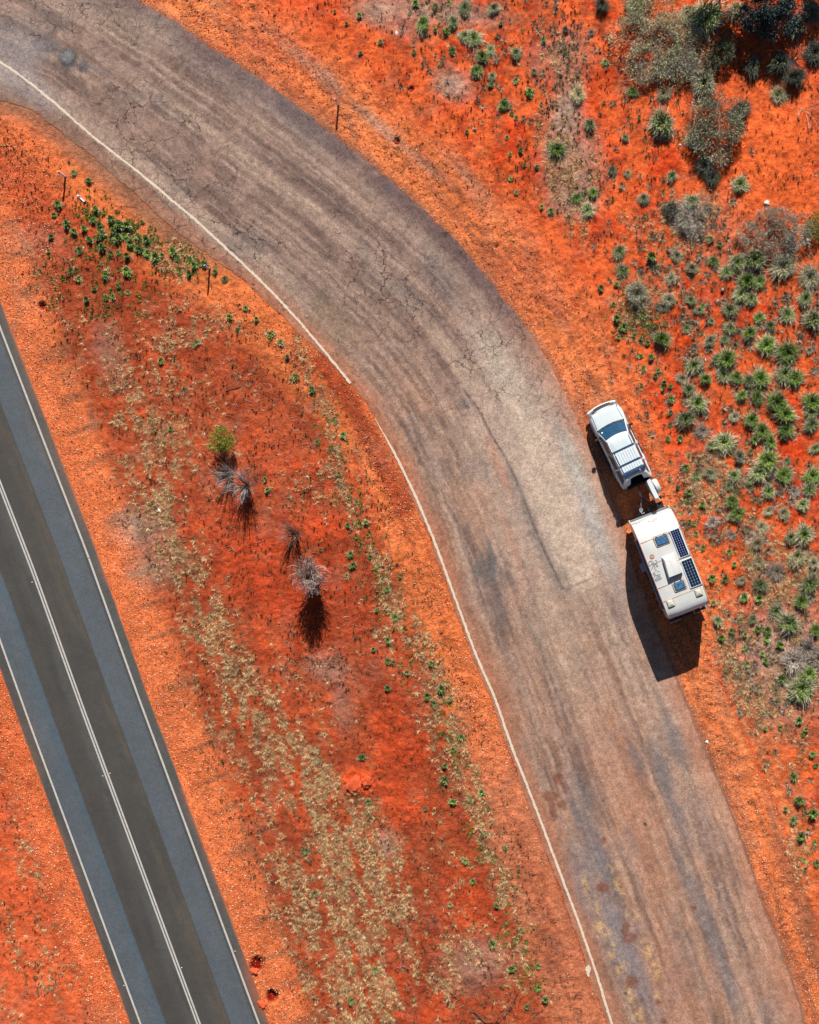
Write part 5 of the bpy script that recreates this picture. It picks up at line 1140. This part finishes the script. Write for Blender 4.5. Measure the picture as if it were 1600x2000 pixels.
# solar panels
def solar(a0, a1, b0, b1, nc_, nr_, mat, skew=0):
    z0 = 2.945; m = MB(); m.box(a0, a1, b0, b1, z0, z0+.035, t=.004); f_ = m.build('solar_panel', M_rackw, van)
    m = MB(); m.box(a0+.03, a1-.03, b0+.03, b1-.03, z0+.034, z0+.038); m.build('backing_sheet', M_back, f_)
    m = MB(); da = (a1-a0-.07)/nr_; db = (b1-b0-.07)/nc_; ch = .13
    for i in range(nr_):
        for j in range(nc_):
            x0, x1 = a0+.035+i*da+.0015, a0+.035+(i+1)*da-.0015; y0, y1 = b0+.035+j*db+.003, b0+.035+(j+1)*db-.003; e = min(x1-x0, y1-y0)*ch
            m.add([(x0+e, y0, z0+.041), (x1-e, y0, z0+.041), (x1, y0+e, z0+.041), (x1, y1-e, z0+.041), (x1-e, y1, z0+.041), (x0+e, y1, z0+.041), (x0, y1-e, z0+.041), (x0, y0+e, z0+.041)], [list(range(8))])
    o = m.build('solar_cells', mat, f_); o['kind'] = 'stuff'
    for q_ in ((a0+.06, b0-.02), (a1-.06, b0-.02), (a0+.06, b1+.02), (a1-.06, b1+.02)):
        m = MB(); m.box(q_[0]-.05, q_[0]+.05, q_[1]-.025, q_[1]+.025, 2.90, 2.96, t=.005); m.build('panel_bracket', M_seal if q_[1] > 1 else M_rackw, f_)
solar(1.11, 2.71, .55, 1.11, 4, 12, M_cell); solar(2.85, 4.43, .51, 1.17, 4, 9, M_cell2)
# air conditioner: tall box, tapered front
m = MB(); zt = 3.22; m.loft([[(2.30, -.37, 2.90), (3.50, -.42, 2.90), (3.50, .38, 2.90), (2.30, .36, 2.90)], [(2.28, -.36, 2.97), (3.50, -.42, 3.0), (3.50, .38, 3.0), (2.28, .35, 2.97)], [(2.38, -.31, zt-.06), (3.46, -.40, zt-.03), (3.46, .36, zt-.03), (2.38, .30, zt-.06)], [(2.50, -.29, zt), (3.43, -.38, zt), (3.43, .34, zt), (2.50, .29, zt)]]); ac_ = m.build('air_conditioner', M_vanw, van, 30)
m = MB(); m.box(2.55, 3.40, -.02, .0, zt-.004, zt+.004); m.build('cover_seam', M_back, ac_)
for i in range(5):
    m = MB(); m.box(3.497, 3.507, -.34+i*.14, -.24+i*.14, 3.0, 3.12); m.build('louvre', M_grey, ac_)
# terracotta ring of sealant and grey vinyl marks
ce = vl(1255+430/22.86, 1070+390/22.86); m = MB(); m.ring((ce.x, ce.y), .10, .035, ce.z-.002, .012); m.build('sealant_ring', M_seal, van, 50)
m = MB(); m.cyl((ce.x, ce.y, ce.z), (0, 0, 1), .045, .03, 16, .006); m.build('cable_gland', M_pinkseal, van)
def strokes(name, sets, ox, oy, sc, w, mat, lift=.004):
    m = MB()
    for st in sets:
        pts = [vl(ox+a/sc, oy+b/sc) for a, b in st]
        for p0, p1 in zip(pts[:-1], pts[1:]):
            d_ = (p1-p0); d_.z = 0; L_ = d_.length
            if L_ < 1e-4: continue
            d_.normalize(); n_ = Vector((-d_.y, d_.x, 0))*w/2; e = d_*w*.3; up = Vector((0, 0, lift))
            m.add([p0-n_-e+up, p1-n_+e+up, p1+n_+e+up, p0+n_-e+up], [[0, 1, 2, 3]])
    return m.build(name, mat, van, fix=False)
strokes('roof_marking', [[(440,590),(340,590),(280,650),(290,760),(330,830)], [(520,700),(400,960)], [(480,640),(560,960)], [(560,560),(640,580),(660,660),(610,710)], [(560,700),(700,820)], [(590,850),(700,800)], [(500,720),(570,720),(520,790)], [(400,680),(500,650)], [(590,990),(625,1015)], [(690,1065),(755,1050)], [(560,1100),(480,1130),(485,1190),(560,1190)], [(600,1190),(510,1340)], [(620,1230),(790,1180)], [(630,1300),(800,1250)], [(560,1400),(820,1320),(845,1370),(620,1470),(560,1450),(560,1400)]], 1255, 1070, 22.86, .035, M_decal, .005)
strokes('front_emblem', [[(830,368),(1080,448),(1178,235)], [(945,350),(1035,392),(1115,262)], [(985,350),(1030,365),(1070,300)], [(1030,300),(1085,245)]], 1225, 1000, 20, .035, M_dred, .02)
strokes('front_lettering', [[(745,388),(780,378)], [(820,360),(868,342)], [(900,330),(950,302)], [(1020,290),(1050,262)], [(1130,235),(1165,210)], [(1205,202),(1262,180)]], 1225, 1000, 20, .04, M_decal, .02)
strokes('front_stripe', [[(205,490),(300,462),(400,436),(520,395)], [(330,470),(430,425),(560,370),(715,300)]], 1225, 1000, 20, .03, M_grey, .02)
strokes('front_stripe', [[(1440,60),(1500,45)]], 1225, 1000, 20, .02, M_grey, .02)
# side windows and door
for a0, a1, sg in ((1.2, 1.9, -1), (3.6, 4.6, -1), (1.3, 2.3, 1), (3.4, 4.6, 1)):
    m = MB(); m.box(a0, a1, sg*1.215-.012, sg*1.215+.012, 1.35, 1.95, t=.01); m.build('side_window', M_sideg, van)
m = MB(); m.box(2.25, 2.9, -1.228, -1.204, .62, 2.2, t=.006); d_ = m.build('entry_door', M_vanw, van)
m = MB(); m.box(2.80, 2.86, -1.26, -1.228, 1.2, 1.32, t=.006); m.build('door_handle', M_black, d_)
m = MB(); m.box(2.3, 2.8, -1.5, -1.22, .38, .42, t=.006); m.build('entry_step', M_steel, van)
for sg in (1, -1):
    for a_ in (2.95, 3.75):
        wh = MB(); wh.cyl((a_, sg*1.05, .37), (0, 1, 0), .37, .24, 26, .04); t_ = wh.build('wheel', M_tyre, van, 40)
        rm_ = MB(); rm_.cyl((a_, sg*1.165, .37), (0, 1, 0), .22, .03, 18, .006); rm_.build('rim', M_rim, t_)
m = MB()
for sg in (1, -1): m.box(.0, 5.95, sg*.7-.03, sg*.7+.03, .40, .54)
m.box(.0, 5.6, -1.15, 1.15, .50, .56); m.build('chassis', M_dsteel, van)
# drawbar
db = MB()
for sg in (1, -1): db.tube([(-.05, sg*.62, .50), (-1.05, sg*.07, .50)], .035, 5)
db.tube([(-1.0, 0, .50), (-1.30, 0, .50)], .045, 6); db.box(-.45, -.38, -.42, .42, .49, .54); dbo = db.build('drawbar', M_dsteel, van)
m = MB(); m.box(-1.46, -1.22, -.06, .06, .46, .60, t=.02); m.build('coupling', M_steel, dbo)
m = MB(); m.tube([(-1.25, .04, .63), (-.95, -.12, .60), (-.62, -.25, .62)], .014, 5); m.tube([(-1.15, .10, .58), (-.8, .33, .56)], .012, 5); m.build('safety_chain', M_steel, dbo)
jk = vl(1252.3, 996, .95)
m = MB(); m.tube([(jk.x, jk.y, .12), (jk.x, jk.y, .95)], .03, 8); jo = m.build('jockey_stand', M_steel, van)
m = MB(); m.ring((jk.x, jk.y), .085, .03, .90, .05, 18); m.cyl((jk.x, jk.y, .97), (0, 0, 1), .03, .04, 10); m.build('clamp', M_steel, jo)
m = MB(); m.tube([(jk.x, jk.y, .98), (jk.x+.12, jk.y-.06, 1.0), (jk.x+.22, jk.y-.02, 1.0), (jk.x+.21, jk.y+.12, 1.0)], .016, 6); m.build('crank_handle', M_vanw, jo)
m = MB(); m.cyl((jk.x, jk.y, .1), (0, 1, 0), .1, .06, 16); m.build('jockey_wheel', M_tyre, jo)
for b_ in (.18, .52):
    m = MB(); m.cyl((-.38, b_, .78), (0, 0, 1), .155, .50, 18, .04); g_ = m.build('gas_bottle', M_dsteel, van, 40)
    m = MB(); m.ring((-.38, b_), .09, .012, 1.04, .05, 16); m.build('collar', M_dsteel, g_)
m = MB(); m.box(-.55, -.2, .60, .98, .52, .74, t=.02); m.build('tool_box', M_dsteel, van)
# rear bumper bar with bright rails
m = MB(); m.box(5.86, 5.96, -1.08, 1.09, .48, .58, t=.01); m.box(5.6, 5.9, -.72, -.64, .44, .52); m.box(5.6, 5.9, .64, .72, .44, .52); rb = m.build('rear_bumper', M_dsteel, van)
for b0_, b1_ in ((-1.08, -.42), (.52, .84)):
    m = MB(); m.tube([(6.02, b0_, .60), (6.02, b1_, .60)], .014, 6); m.build('bumper_rail', M_rackw, rb)
m = MB(); m.box(5.72, 5.99, .36, .40, .9, .95); m.build('ladder_rail', M_rackw, rb)
m = MB(); m.box(5.70, 6.0, .86, 1.16, .50, .54, t=.004); m.build('bumper_corner', M_steel, rb)
m = MB(); m.cyl((5.74, 0, .92), (1, 0, 0), .36, .22, 26, .04); m.build('spare_wheel', M_tyre, van, 40)
m = MB(); m.box(5.83, 5.87, -.10, .16, .62, .73, t=.004); m.build('number_plate', M_rackw, rb)
for sg in (-1, 1):
    m = MB(); m.box(5.62, 5.65, sg*1.0-.06, sg*1.0+.06, .9, 1.2, t=.006); m.build('tail_light', M_red, van)
